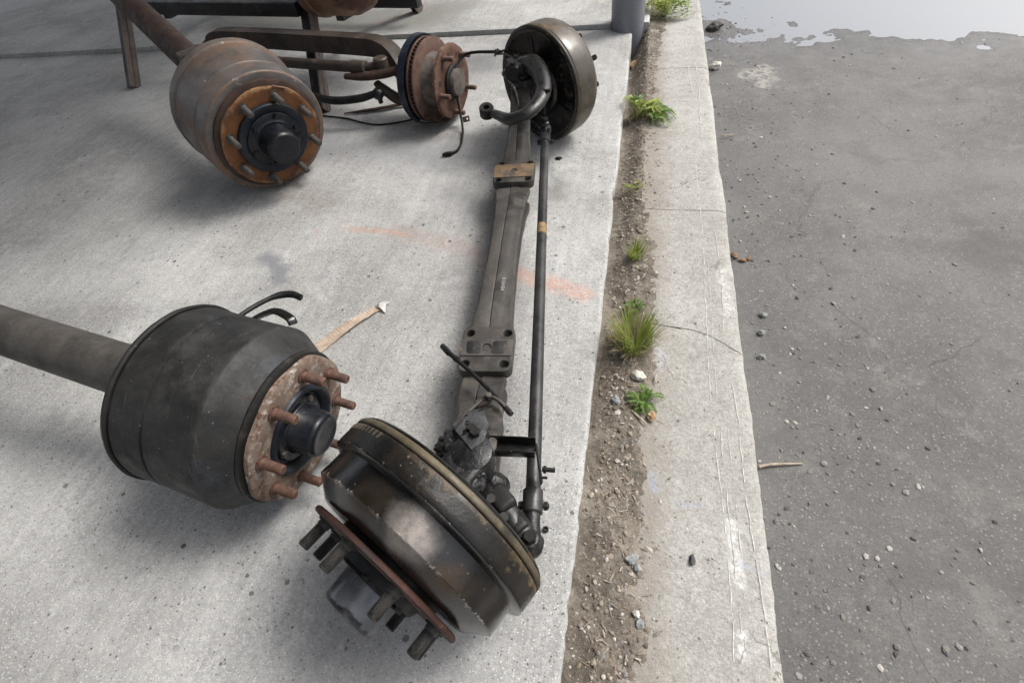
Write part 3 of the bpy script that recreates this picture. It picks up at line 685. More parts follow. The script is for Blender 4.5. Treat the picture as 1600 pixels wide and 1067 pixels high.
# ------------------------------------------------------------------ wheel-end pieces
def stud_mesh(mat, r=.0115, L=.056):
    prof = [(-.004, r*1.5), (.004, r*1.5), (.0045, r*1.08), (.010, r*1.08)]
    x = .011
    while x < L-.004:
        prof += [(x, r, .0), (x+.0011, r*.9, .0)]; x += .0022
    prof += [(L-.003, r, .5), (L, r*.78, 1.0)]
    return mesh('stud', *lathe(prof, 14)[:2], mat, 50, lathe(prof, 14)[2])
def ring_of(name, me, n, rad, m, x, parent, a0=0, skip=()):
    for k in range(n):
        if k in skip: continue
        t = R(a0)+2*math.pi*k/n
        link(name, me, parent, m @ Matrix.Translation((x, rad*math.cos(t), rad*math.sin(t))) @ Matrix.Rotation(t, 4, 'X'))
def bolt_mesh(mat, r=.008, h=.006):
    return mesh('bolt', *lathe([(0, r*1.35), (.0015, r*1.35), (.0016, r), (h*.8, r), (h, r*.85)], 6)[:2], mat, 20)
STUD = {k: stud_mesh(k) for k in ('stud', 'stud_dark', 'stud_black')}
BOLT = {k: bolt_mesh(k) for k in ('cap_black', 'stud_dark', 'black_dull')}
def flange_geo(x0, x1, r, hole, lobes=8, amp=.02, a0=0, n=128):
    sh = lambda t, k: 1+amp*(math.cos(lobes*(t-a0)))
    prof = [(x0, hole, 0), (x0, r-.004, .2), (x0+.003, r, .9), (x1-.003, r, 1.0), (x1, r-.004, .8), (x1, r-.02, .0), (x1, hole, 0)]
    return lathe_open(prof, n, shape=lambda t, k: sh(t, k) if k in (1, 2, 3, 4) else 1, jitter=.0012)

# ------------------------------------------------------------------ the front axle in the middle
PA = V((-.344, .857, 0)); PB = V((-.436, 1.74, 0)); UA = (PB-PA).normalized(); VA = V((UA.y, -UA.x, 0)); OA = (PA+PB)/2
def A(s, v, z): return OA+UA*s+VA*v+V((0, 0, z))
NC = V((-.307, .378, .236)); NA = V((math.cos(R(242.6)), math.sin(R(242.6)), 0))
FC = V((-.420, 2.271, .236)); FA = V((math.cos(R(52.7)), math.sin(R(52.7)), 0))
NK = NC-NA*.095; FK = FC-FA*.095
axle = thing('truck_front_axle', (OA.x, OA.y, 0), 'long forged truck front axle with two black brake drums lying across the slab', 'truck axle')

# beam
sN = (NK-OA).dot(UA); sF = (FK-OA).dot(UA); vN = (NK-OA).dot(VA); vF = (FK-OA).dot(VA)
BT = [  # s, v, top z, depth, half width, web half width
    (sN, vN, .285, .13, .040, .038), (sN+.05, vN*.9, .272, .11, .045, .03), (sN+.11, vN*.65, .225, .10, .051, .02), (sN+.18, vN*.3, .172, .095, .055, .015),
    (-.60, -.002, .142, .095, .057, .014), (-.53, 0, .126, .09, .060, .014), (-.50, 0, .123, .09, .046, .014), (-.444, 0, .122, .09, .040, .014), (-.385, 0, .123, .09, .044, .014), (-.358, 0, .126, .091, .063, .014), (-.25, 0, .134, .093, .053, .014),
    (-.15, 0, .137, .094, .0495, .013), (0, 0, .138, .095, .047, .013), (.15, 0, .137, .094, .049, .013), (.25, 0, .134, .093, .055, .014), (.358, 0, .126, .091, .066, .014),
    (.385, 0, .123, .09, .046, .014), (.444, 0, .122, .09, .040, .014), (.50, 0, .123, .09, .046, .014), (.53, 0, .126, .09, .060, .014), (.60, 0, .137, .095, .054, .014), (.68, vF*.3, .17, .095, .046, .015),
    (sF-.14, vF*.7, .225, .10, .042, .02), (sF-.05, vF*.95, .275, .11, .040, .03), (sF, vF, .285, .13, .040, .038)]
def isec(s):
    v0, zt, d, w_, b = interp(BT, s); zb = zt-d; t = .021
    P = [(-w_, zt-.007), (-w_+.0055, zt-.0008), (-.012, zt+.0004), (-.008, zt-.0016), (-.004, zt+.0022), (.020, zt+.0024), (.024, zt+.0006), (w_-.0055, zt-.0008), (w_, zt-.007), (w_, zt-t+.005), (w_-.004, zt-t),
         (b+.006, zt-t-.006), (b, zt-t-.013), (b, zb+t+.012), (w_*.9, zb+t), (w_*.9, zb+.002), (w_*.9-.003, zb),
         (-w_*.9+.003, zb), (-w_*.9, zb+.002), (-w_*.9, zb+t), (-b, zb+t+.012), (-b, zt-t-.013), (-b-.006, zt-t-.006), (-w_+.004, zt-t), (-w_, zt-t+.005)]
    ed = {0: 1, 1: .7, 7: .7, 8: 1}
    return [A(s, v0+v+.0008*noise.noise(V((s*22, v*60, z*60))), z+.0009*noise.noise(V((s*18, v*50, 3)))) for v, z in P], [ed.get(i, 0) for i in range(len(P))]
ss = [sN+(sF-sN)*i/150 for i in range(151)]
secs = [isec(s) for s in ss]
g = loft([q[0] for q in secs]); beam = obj('axle_beam', (g[0], g[1], [e for q in secs for e in q[1]]), 'beam', axle, 40)
# spring pads
def pad(sc, w_, l_, near):
    m = Matrix(((VA.x, UA.x, 0, A(sc, 0, 0).x), (VA.y, UA.y, 0, A(sc, 0, 0).y), (0, 0, 1, 0), (0, 0, 0, 1)))
    hx, hy, hr = w_*.36, l_*(.34 if near else .375), .0125
    p = obj('spring_pad', prism(roundrect(w_, l_, .022), .116, .147, m, [(sx*hx, sy*hy, hr) for sx in (-1, 1) for sy in (-1, 1)], .004), 'beam', axle, 30)
    # seat strip across the pad, with a locating hole
    st = obj('seat_strip', prism(roundrect(w_*.985, l_*(.36 if near else .60), .006), .146, .1505, m, [(0, 0, .0130)], .0015), 'pad_near' if near else 'pad_rust', p, 30)
    obj('locating_hole', xf(lathe_open([(.001, .0129), (-.03, .0129), (-.0301, .0001)], 18), m @ Matrix.Translation((0, 0, .1495)) @ Matrix.Rotation(R(-90), 4, 'Y')), 'black_oily', p, 30)
    if near:
        for sx in (-1, 1): obj('seat_patch', prism(roundrect(w_*.27, l_*.29, .009, skew=.1*sx),   .1500, .1511, m @ Matrix.Translation((sx*w_*.24, 0, 0)), (), .0006), 'rod', p, 30)
pad(-.444, .146, .160, True); pad(.444, .156, .150, False)
for s in (-.444, .444): obj('pad_base', prism([(x*.98, y*.9) for x, y in roundrect(.092, .15, .02)], .04, .118, Matrix(((VA.x, UA.x, 0, A(s, 0, 0).x), (VA.y, UA.y, 0, A(s, 0, 0).y), (0, 0, 1, 0), (0, 0, 0, 1))), (), .002), 'beam', axle, 30)
# marker digits
fc = bpy.data.curves.new('marker_digits', 'FONT'); fc.body = '018404'; fc.size = .017; fc.align_x = 'CENTER'; fc.space_character = 1.15
fo = bpy.data.objects.new('tmp_text', fc); C.objects.link(fo)
dg = bpy.context.evaluated_depsgraph_get(); tm = bpy.data.meshes.new_from_object(fo.evaluated_get(dg)); bpy.data.objects.remove(fo)
tm.materials.clear(); tm.materials.append(M['ink']); tm.name = 'marker_digits'
tx = -UA; ty = VA
tp = A(-.185, .014, .1418)
link('marker_digits', tm, beam, Matrix(((tx.x, ty.x, 0, tp.x), (tx.y, ty.y, 0, tp.y), (0, 0, 1, tp.z), (0, 0, 0, 1))))

# drums
DRUM = [(.058, .2345, .2), (.060, .2365, .5), (.062, .2362, .2), (.064, .2335), (.0665, .2215, .1), (.068, .2180), (.072, .2172), (.085, .2168), (.10, .2164), (.115, .2160, .15), (.1195, .2157, .8), (.1212, .2146, 1), (.1224, .2126, .9),
        (.126, .2075, .3), (.137, .1900, .05), (.1465, .1750, .3), (.1485, .171, .3), (.149, .150), (.149, .08)]
DRUM_FAR = [(.015, .05), (.015, .2340), (.018, .2362, .6), (.022, .2370, .4), (.05, .2366), (.085, .2352), (.105, .2335), (.120, .2290, .2), (.131, .2215, .3), (.140, .210, .3), (.147, .194, .2), (.150, .178), (.151, .08)]
BAND2 = [(.0155, .05), (.0155, .2330), (.0165, .2362, .5), (.019, .2372, 1.0), (.026, .2374, .6), (.034, .2374, .15), (.045, .2372), (.056, .2370), (.0585, .2355, .2), (.0586, .05)]
BAND = [(.000, .226), (.000, .2310), (.0015, .2352), (.004, .2372), (.010, .2378), (.0125, .2372), (.0142, .2350), (.0148, .232), (.0148, .05)]
def main_drum(c, ax, dm, lm, near, stud, capm, a0):
    m = frame(c, ax)
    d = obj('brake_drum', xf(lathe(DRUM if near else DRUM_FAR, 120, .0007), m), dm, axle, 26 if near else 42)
    if near: obj('rim_band', xf(lathe_open(BAND2, 120, jitter=.0008, seed=5), m), 'band_dark' if near else 'drum_far', d, 42)
    bp = obj('backing_rim', xf(lathe_open(BAND, 120, jitter=.0008, seed=7), m), 'band' if near else 'band_far', d, 42)
    if near:   # casting notches in the rim
        for k in range(11):
            t = R(108+k*3.4); q = V((.0245, .2372*math.cos(t), .2372*math.sin(t)))
            rot = (m.to_3x3() @ Matrix.Rotation(t-math.pi/2, 3, 'X'))
            obj('rim_notch', box(m @ q, (.0125, .0055, .0022), rot, .0008), 'band', d, 30)
    obj('wheel_flange', xf(flange_geo(.160, .172, .174, .05, 8, .012, R(a0)), m), 'rust_red' if near else 'rust', d, 40)
    obj('hub_barrel', xf(lathe([(.14, .118), (.158, .118), (.1585, .095), (.172, .094), (.178, .09), (.190, .084), (.1905, .07), (.197, .07), (.198, .066)], 64, .0005), m), 'black_dull', d, 40)
    obj('hub_cap', xf(lathe([(.19, .0600), (.2, .0600, .2), (.24, .0585, .1), (.252, .057, .7), (.257, .053, 1), (.2585, .045, .3), (.2585, .02), (.2575, 0)], 56, .0004), m), capm, d, 40)
    ring_of('stud', STUD[stud], 8, .1425, m, .172, d, a0)
    ring_of('bolt', BOLT['black_dull'], 6, .076, m, .190, d, 20)
    return m, d
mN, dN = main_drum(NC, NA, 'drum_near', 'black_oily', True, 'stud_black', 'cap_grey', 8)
mF, dF = main_drum(FC, FA, 'drum_far', 'drum_far', False, 'stud_dark', 'cap_black', 15)
dN['label'] = 'near oily black brake drum with rusty wheel flange'; dF['label'] = 'far brown-grey brake drum with black backing plate'
# backing plates, seen from inside on the far end
BACK = [(.004, .2280, .5), (-.004, .2305, .6), (-.007, .2275), (-.006, .2190), (.004, .2090), (.011, .2040), (.013, .19), (.012, .12), (.006, .112), (-.008, .106), (-.012, .098), (-.012, .0)]
def back_plate(m, parent, n_ribs):
    p = obj('backing_plate', xf(lathe(BACK, 96, .0006), m), 'black_oily', axle, 42)
    for k in range(n_ribs):
        t = R(20+k*360/n_ribs); rot = m.to_3x3() @ Matrix.Rotation(t, 3, 'X')
        obj('rib', box(m @ V((.006, .16*math.cos(t), .16*math.sin(t))), (.014, .075, .016), rot, .004), 'black_oily', p, 40)
    for k in range(10):
        t = R(5+k*36); link('bolt', BOLT['black_dull'], p, m @ Matrix.Translation((-.012 if k % 2 else .010, (.09 if k % 2 else .175)*math.cos(t), (.09 if k % 2 else .175)*math.sin(t))) @ Matrix.Rotation(math.pi, 4, 'Z'))
    for t, rr in ((R(75), .185), (R(255), .18), (R(160), .17)):
        obj('inspection_plug', xf(lathe([(.014, .013), (.005, .013), (.003, .010), (.003, 0)], 20), m @ Matrix.Translation((0, rr*math.cos(t), rr*math.sin(t)))), 'rubber', p, 40)
    return p
bpF = back_plate(mF, axle, 6); bpN = back_plate(mN, axle, 6)

# knuckles
def knuckle(K, c, ax, cap=True, name='steering_knuckle'):
    side = V((-ax.y, ax.x, 0)); mm = frame(K, ax)
    parts = [xf(lathe([(0, .030), (.004, .042), (.05, .044), (.054, .04), (.13, .04), (.134, .044), (.18, .042), (.186, .03)], 32), frame((K.x, K.y, .125), (0, 0, 1), V((1, 0, 0))))]
    rot = mm.to_3x3()
    parts += [box(K+ax*.05+V((0, 0, .285)), (.13, .085, .042), rot, .014, 3), box(K+ax*.05+V((0, 0, .150)), (.13, .085, .046), rot, .014, 3), box(K+ax*.088+V((0, 0, .22)), (.055, .13, .19), rot, .016, 3)]
    k = obj(name, join(*parts), 'grease', axle, 40)
    if not cap: return k
    obj('grease_cap', cyl(K+V((0, 0, .305)), K+V((0, 0, .322)), .034, 24, .15), 'black_dull', k)
    obj('grease_nipple', cyl(K+V((0, 0, .322)), K+V((0, 0, .338)), .005, 10, .3), 'pipe', k)
    for a in (-1, 1):
        for b in (-1, 1): obj('bolt', hexnut(K+V((a*.024, b*.024, .322)), (0, 0, 1), .007, .006), 'black_dull', k, 20)
    return k
K0 = V((NK.x, NK.y, 0)); K1 = V((FK.x, FK.y, 0))
kN = knuckle(K0, NC, NA, False); kF = knuckle(K1, FC, FA)
# caked grease on the near knuckle
def crust(c, r_, seed, rough=.5):
    bm = bmesh.new(); bmesh.ops.create_icosphere(bm, subdivisions=5, radius=1); vs = []
    for v in bm.verts:
        p = V((v.co.x*r_[0], v.co.y*r_[1], v.co.z*r_[2])); k = 1+rough*(.45*noise.noise(p*28+V((seed, 0, 0)))+.40*abs(noise.noise(p*62+V((0, seed, 0))))+.22*noise.noise(p*150)); vs.append(V(c)+p*k)
    fs = [tuple(v.index for v in f.verts) for f in bm.faces]; bm.free(); return vs, fs
def KQ(s, v, z): return K0+UA*s+VA*v+V((0, 0, z))
gl = [crust(KQ(.02, -.040, .272), (.045, .040, .026), 1, .5), crust(KQ(.072, -.015, .236), (.036, .036, .022), 2, .6), crust(KQ(-.035, -.01, .280), (.040, .040, .024), 3, .5), crust((-.228, .449, .205), (.026, .026, .024), 4, .35)]
obj('caked_grease', join(*gl), 'grease', kN, 180)
for q, ax_ in (((-.222, .405, .222), (.2, -.1, 1)), ((-.19, .375, .214), (.2, -.1, 1)), ((-.262, .498, .3145), (0, 0, 1))): obj('bolt', hexnut(V(q), ax_, .0115, .012), 'black_dull', kN, 20)
obj('drag_lug', join(box(V((-.205, .415, .20)), (.06, .045, .05), Matrix.Rotation(R(-40), 3, 'Z'), .012, 3), box(V((-.168, .378, .185)), (.05, .038, .045), Matrix.Rotation(R(-40), 3, 'Z'), .012, 3)), 'black_dull', kN, 40)
# tie rod arm of the near knuckle, along the back of the drum
TN = V((-.134, .350, .165)); TF = V((-.357, 2.03, .165))
obj('tie_rod_arm', tube([K0+V((.03, -.005, .17)), (-.228, .428, .195), (-.186, .392, .19), (-.155, .366, .18), TN], [.036, .034, .028, .026, .018], 18, 8, .85, True, .12), 'arm_black', axle, 50)
obj('tie_rod_arm', tube([K1+V((.03, -.02, .17)), (-.395, 2.12, .165), (-.372, 2.07, .16), TF], [.034, .028, .024, .018], 16, 8, .8, True, .1), 'black_oily', axle, 50)
obj('rubber_gaiter', xf(lathe([(0, .02), (.006, .026), (.012, .021), (.018, .027), (.024, .022), (.03, .028), (.037, .024), (.043, .016)], 28), frame(V((-.232, .437, .18)), V((.5, -.45, .45)))), 'rubber', axle, 60)
# tie rod with sockets
tr = obj('tie_rod', tube([TN+(TF-TN)*.045, TN+(TF-TN)*.3, TN+(TF-TN)*.6, TN+(TF-TN)*.955], .0163, 20, 6), 'rod', axle, 40)
ud = (TF-TN).normalized(); vd = V((ud.y, -ud.x, 0))
for c, sg in ((TN, 1), (TF, -1)):
    e = obj('tie_rod_end', join(tube([c+ud*sg*.012, c+ud*sg*.045, c+ud*sg*.075], [.02, .0165, .017], 18, 4), lump(c, (.026, .026, .026), 3, .10, 3), cyl(c-V((0, 0, .034)), c+V((0, 0, .034)), .019, 24, .2)), 'grease' if sg > 0 else 'black_oily', axle, 50)
    obj('clamp_sleeve', cyl(c+ud*sg*.062, c+ud*sg*.115, .0215, 24, .12), 'rod', e)
    obj('clamp_bolt', join(cyl(c+ud*sg*.085-vd*.030+V((0, 0, -.012)), c+ud*sg*.085+vd*.034+V((0, 0, -.012)), .0055, 10), hexnut(c+ud*sg*.085+vd*.022+V((0, 0, -.012)), vd, .010, .010), hexnut(c+ud*sg*.085-vd*.022+V((0, 0, -.012)), -vd, .010, .009)), 'black_dull', e, 20)
    obj('castle_nut', hexnut(c+V((0, 0, .034)), (0, 0, 1), .014, .014), 'black_dull', e, 20)
tpos = TN+(TF-TN)*.598
obj('ochre_band', xf(lathe_open([(-.026, .01640), (-.024, .01665), (.024, .01665), (.026, .0164)], 24), frame(tpos, ud)), 'tape', tr, 60)
# black channel bracket over the tie rod, near end
b0, b1 = V((-.243, .503, .262)), V((-.146, .512, .262)); bd = (b1-b0).normalized(); bn = V((-bd.y, bd.x, 0))
br = obj('bracket', join(bar(b0-V((0, 0, .012)), b1-V((0, 0, .012)), .034, .003), bar(b0+bn*.0165, b1+bn*.0165, .003, .024), bar(b0-bn*.0165, b1-bn*.0165, .003, .024)), 'black_oily', axle, 30)
m = Matrix.Translation((0, 0, 0))
obj('bracket_plate', prism([(-.305, .500), (-.292, .548), (-.262, .560), (-.240, .523), (-.241, .484), (-.262, .462)], .3105, .3145, None, [(-.285, .52, .006)], .001), 'greasy_plate', br, 30)
obj('bracket_foot', join(bar((-.241, .503, .255), (-.252, .504, .311), .036, .004)), 'black_oily', br, 30)
obj('bracket_tab', join(bar((-.146, .522, .258), (-.128, .462, .205), .022, .0035, V((1, .3, .2))), cyl((-.131, .489, .215), (-.104, .492, .212), .005, 10), hexnut(V((-.128, .489, .215)), V((1, .1, 0)), .009, .006), cyl((-.130, .474, .208), (-.118, .475, .208), .003, 8)), 'black_dull', br, 30)
obj('bolt', hexnut(V((-.272, .508, .3145)), (0, 0, 1), .010, .008), 'black_dull', br, 20)
# hose and pipes at the near end
hs_ = obj('brake_hose', tube([(-.449, .817, .185), (-.432, .80, .19), (-.356, .744, .186), (-.29, .69, .186), (-.230, .633, .19)], [.0068, .0068, .0056, .0056, .0062], 12, 8), 'rubber', axle, 40)
obj('hose_sleeve', tube([(-.452, .820, .184), (-.436, .804, .189), (-.425, .793, .19)], [.0078, .0086, .0082], 12, 4), 'rubber', hs_, 40)
obj('hose_tip', tube([(-.244, .646, .189), (-.232, .635, .19), (-.226, .629, .19)], [.0068, .0075, .0066], 12, 4), 'black_dull', hs_, 40)
obj('hose_collar', tube([(-.405, .780, .189), (-.395, .774, .189)], .0082, 12, 2), 'rubber', hs_, 40)
obj('brake_pipe', tube([(-.236, .640, .187), (-.262, .660, .196), (-.292, .668, .196), (-.308, .655, .19), (-.330, .612, .20), (-.333, .575, .225), (-.325, .535, .27), (-.305, .508, .302), (-.288, .485, .305), (-.262, .447, .28), (-.25, .425, .25)], .0046, 10, 6), 'beam', axle, 50)
obj('pipe_clip', join(box(V((-.303, .662, .180)), (.034, .018, .012), Matrix.Rotation(R(35), 3, 'Z'), .003), box(V((-.292, .645, .166)), (.03, .01, .012), Matrix.Rotation(R(20), 3, 'Z'), .003), cyl((-.288, .668, .18), (-.288, .668, .206), .007, 12)), 'disc_hat', axle, 30)

# steering arm, pipes and cable at the far end
sa = obj('steering_arm', tube([(-.470, 2.215, .345), (-.425, 2.19, .36), (-.375, 2.09, .355), (-.350, 1.975, .335), (-.385, 1.87, .315), (-.455, 1.855, .295), (-.515, 1.905, .285), (-.553, 1.94, .281)], [.045, .043, .036, .031, .027, .024, .019, .015], 20, 8, .78), 'arm_black', axle, 60)
obj('arm_eye', xf(lathe_open([(-.020, .013), (-.021, .026), (-.016, .029), (.016, .029), (.021, .026), (.020, .013), (-.020, .013)], 28), frame((-.574, 1.953, .280), (.10, -.25, .95), V((1, 0, 0)))), 'black_dull', sa, 40)
obj('arm_lug', tube([(-.352, 1.965, .345), (-.328, 1.955, .352), (-.315, 1.952, .356)], [.012, .007, .005], 10, 4), 'black_dull', sa, 50)
obj('knuckle_cover', join(box(V((-.47, 2.215, .345)), (.13, .085, .05), Matrix.Rotation(R(20), 3, 'Z'), .012, 3), box(V((-.50, 2.19, .33)), (.06, .07, .07), Matrix.Rotation(R(-15), 3, 'Z'), .012, 3)), 'black_dull', kF, 40)
for x, y in ((-.50, 2.235), (-.445, 2.25), (-.43, 2.20), (-.5, 2.17)): obj('bolt', hexnut(V((x, y, .368)), (0, 0, 1), .011, .010), 'black_dull', kF, 20)
obj('brake_pipe', tube([(-.625, 2.40, .325), (-.575, 2.37, .335), (-.535, 2.325, .335), (-.528, 2.29, .33), (-.548, 2.24, .325), (-.556, 2.20, .32), (-.525, 2.165, .31), (-.495, 2.13, .29), (-.478, 2.10, .26), (-.474, 2.085, .235)], .0042, 10, 6), 'pipe', axle, 50)
obj('brake_pipe', tube([(-.63, 2.385, .335), (-.55, 2.40, .345), (-.475, 2.415, .345), (-.440, 2.395, .345), (-.40, 2.33, .335), (-.345, 2.235, .335)], .0048, 10, 6), 'black_dull', axle, 50)
cb = obj('sensor_cable', tube([(-.60, 2.405, .332), (-.66, 2.43, .325), (-.74, 2.475, .31), (-.80, 2.50, .292), (-.832, 2.475, .268), (-.846, 2.43, .235), (-.846, 2.42, .19), (-.848, 2.415, .13), (-.838, 2.39, .075), (-.818, 2.33, .022), (-.804, 2.256, .009), (-.795, 2.19, .008), (-.80, 2.135, .009), (-.822, 2.112, .010)], [.0068]*6+[.0058]*8, 12, 8), 'rubber', axle, 50)
obj('cable_grommet', join(tube([(-.612, 2.408, .33), (-.632, 2.418, .328)], .011, 12, 2), tube([(-.628, 2.38, .325), (-.62, 2.42, .34)], .004, 8, 2)), 'rubber', cb, 40)
obj('cable_connector', join(box(V((-.832, 2.105, .011)), (.034, .018, .016), Matrix.Rotation(R(195), 3, 'Z'), .003), box(V((-.852, 2.099, .011)), (.014, .012, .012), Matrix.Rotation(R(195), 3, 'Z'), .002)), 'rubber', cb, 30)
obj('cable_bracket', prism([(x, y) for x, y in roundrect(.034, .026, .003)], 0, .002, Matrix.Translation((-.80, 2.352, .055)) @ Matrix.Rotation(R(60), 4, 'X') @ Matrix.Rotation(R(12), 4, 'Z'), [(.006, 0, .005)], .0004), 'disc_hat', cb, 30)

# ------------------------------------------------------------------ charcoal drum axle, left foreground
def axis(yaw, tilt): return V((math.cos(R(yaw))*math.cos(R(tilt)), math.sin(R(yaw))*math.cos(R(tilt)), math.sin(R(tilt))))
a = axis(-6.7, -8.5); c = V((-.711, .517, .207)); m = frame(c, a)
ax2 = thing('drum_brake_axle', (c.x-.3, c.y+.03, 0), 'charcoal brake drum axle with pale flaking rust flange at the left foreground', 'truck axle')
d = obj('brake_drum', xf(lathe([(-.31, .05), (-.31, .211), (-.305, .216), (-.24, .2165), (-.232, .216), (-.230, .2115), (-.224, .2115), (-.222, .2165), (-.20, .2175), (-.11, .2215, .1), (-.099, .2225, .45), (-.095, .2205, .7), (-.091, .2175, .45), (-.040, .186, .15), (-.032, .183, .2), (-.030, .174), (-.0285, .10)], 120, .0008), m), 'drum_ml', ax2, 40)
obj('flange_ring', xf(lathe_open([(-.032, .12), (-.032, .181, .2), (-.028, .184, .5), (-.020, .183, .3), (-.017, .177), (-.017, .12)], 96, jitter=.0006), m), 'black_dull', d, 40)
obj('wheel_flange', xf(flange_geo(-.016, 0, .176, .098, 8, .014, R(5)), m), 'flake', d, 40)
obj('hub_ring', xf(lathe_open([(-.02, .112), (.004, .112), (.009, .108), (.010, .101), (.004, .094), (-.012, .088), (-.014, .06), (-.014, .02)], 72, jitter=.0005), m), 'hub_dark', d, 40)
obj('bearing_cover', xf(lathe([(-.014, .082), (-.006, .082), (-.002, .078), (-.001, .066), (.002, .064)], 64), m), 'cap_black', d, 40)
obj('hub_cap', xf(lathe([(-.01, .062), (.004, .0605), (.010, .056), (.05, .0545, .1), (.058, .053, .5), (.063, .048, .6), (.0635, .043), (.0615, .040), (.061, .02), (.061, 0)], 56), m), 'cap_black', d, 40)
ring_of('stud', STUD['stud'], 8, .1425, m, 0, d, 17)
ring_of('bolt', BOLT['stud_dark'], 5, .072, m, -.002, d, 35)
obj('backing_plate', xf(lathe([(-.345, .0), (-.345, .16), (-.335, .20), (-.322, .219), (-.314, .222), (-.3105, .218), (-.3105, .1)], 80, .001), m), 'black_dull', ax2, 40)
obj('axle_tube', xf(lathe([(-1.6, .060), (-.9, .062), (-.52, .066), (-.42, .075), (-.38, .095), (-.346, .10)], 40), m), 'beam', ax2, 40)
obj('axle_stub', tube([m @ V((-1.6, 0, 0)), m @ V((-1.75, 0, -.01)), m @ V((-1.95, 0, -.01))], [.06, .075, .07], 24, 4), 'beam', ax2, 40)
obj('brake_hose', tube([(-.965, .70, .33), (-.944, .765, .325), (-.921, .825, .312), (-.897, .855, .303), (-.868, .862, .30), (-.843, .855, .297)], [.0062, .0062, .0066, .0098, .0098, .0092], 14, 8), 'rubber', ax2, 40)
obj('hose_opening', xf(lathe([(0, .0055), (.0012, .0055)], 14), frame((-.8425, .8548, .2968), (.97, -.2, -.1))), 'black_oily', ax2, 40)
obj('hose_bracket', tube([(-.94, .735, .31), (-.905, .782, .305), (-.88, .795, .302), (-.835, .778, .298), (-.826, .768, .285)], [.010, .013, .013, .0125, .012], 8, 6, .35), 'black_oily', ax2, 30)

# ------------------------------------------------------------------ pale drum axle, upper left
a = axis(-36.7, -10); c = V((-1.4825, 1.822, .243)); m = frame(c, a)
ax3 = thing('drum_brake_axle', (c.x-.3, c.y+.2, 0), 'pale worn brake drum axle with orange rusted flange and black hub, upper left', 'truck axle')
d = obj('brake_drum', xf(lathe([(-.33, .05), (-.33, .268), (-.325, .274), (-.29, .274, .3), (-.285, .268, .4), (-.18, .2635), (-.125, .2605), (-.122, .2575, .4), (-.117, .2575), (-.114, .2600, .3), (-.052, .2570), (-.042, .2560, .5), (-.038, .2535, .8), (-.036, .2480, .3), (-.035, .225), (-.034, .10)], 128, .0009), m), 'drum_pale', ax3, 40)
obj('flange_ring', xf(lathe_open([(-.036, .12), (-.036, .226), (-.022, .227, .3), (-.017, .213), (-.017, .12)], 96, jitter=.0008), m), 'rust_dark', d, 40)
obj('wheel_flange', xf(flange_geo(-.0155, 0, .209, .10, 8, .008, R(5)), m), 'rust_orange', d, 40)
for k in range(5):
    t = R(62+k*68); obj('flange_notch', box(m @ V((-.006, .2075*math.cos(t), .2075*math.sin(t))), (.016, .004, .05), m.to_3x3() @ Matrix.Rotation(t, 3, 'X'), .001), 'rust', d, 30)
obj('hub_ring', xf(lathe_open([(-.002, .149), (.012, .149, .4), (.016, .145, .3), (.016, .122), (.013, .118), (.013, .03)], 72, jitter=.0005, shape=lambda t, k: 1+(.012 if k in (1, 2) and (math.degrees(t) % 60) < 12 else 0)), m), 'hub_dark', d, 40)
obj('bearing_cover', xf(lathe([(.012, .114), (.018, .114), (.021, .110), (.022, .094), (.028, .084), (.030, .082)], 64), m), 'cap_black', d, 40)
obj('hub_cap', xf(lathe([(.02, .077), (.04, .074), (.085, .069, .1), (.098, .066, .3), (.104, .060, .4), (.1045, .05), (.1045, 0)], 56), m), 'cap_black', d, 40)
ring_of('stud', stud_mesh('stud_dark', .0135, .068), 8, .174, m, 0, d, 22)
ring_of('bolt', bolt_mesh('cap_black', .0095, .010), 6, .101, m, .0215, d, 10)
obj('backing_plate', xf(lathe([(-.36, 0), (-.36, .17), (-.345, .262), (-.3305, .272), (-.3305, .1)], 80, .001), m), 'rust_dark', ax3, 40)
obj('axle_tube', xf(lathe([(-1.9, .065), (-.9, .067), (-.55, .072), (-.45, .085), (-.4, .11), (-.331, .115)], 40), m), 'rust_dark', ax3, 40)
sp_ = m @ V((-.62, 0, .0))
obj('spring_seat', box(sp_+V((0, 0, .08)), (.16, .14, .05), m.to_3x3(), .008), 'chan', ax3, 40)
obj('brake_chamber', xf(lathe([(-.2, 0), (-.2, .05), (-.19, .07), (-.12, .078), (-.11, .088), (-.095, .088), (-.09, .078), (-.02, .07), (0, .045), (0, 0)], 40), frame(m @ V((-.48, -.12, .12)), m.to_3x3() @ V((-.4, -.9, .1)))), 'black_dull', ax3, 40)

# ------------------------------------------------------------------ disc-brake axle, behind
a = axis(-13, 0); c = V((-.866, 2.445, .193)); m = frame(c, a)
ax4 = thing('disc_brake_axle', (-1.35, 2.56, 0), 'rusty disc-brake hub on its forged axle lying behind the middle axle', 'truck axle')
dd = obj('brake_disc', xf(lathe_open([(-.116, .10), (-.116, .184), (-.113, .187), (-.106, .187), (-.1045, .185), (-.1045, .11)], 96, jitter=.0006), m), 'disc', ax4, 40)
obj('inner_face', xf(lathe_open([(-.145, .10), (-.145, .185), (-.142, .187), (-.135, .187), (-.1335, .185), (-.1335, .11)], 96, jitter=.0006), m), 'disc', dd, 40)
obj('disc_core', xf(lathe_open([(-.134, .165), (-.116, .165)], 60), m), 'rust_dark', dd, 40)
vb = box((0, 0, 0), (.0185, .022, .006), None, 0); vm = mesh('cooling_vane', vb[0], vb[1], 'rust_dark', 0)
for k in range(60):
    t = 2*math.pi*k/60; link('cooling_vane', vm, dd, m @ Matrix.Translation((-.125, .1745*math.cos(t), .1745*math.sin(t))) @ Matrix.Rotation(t, 4, 'X'))
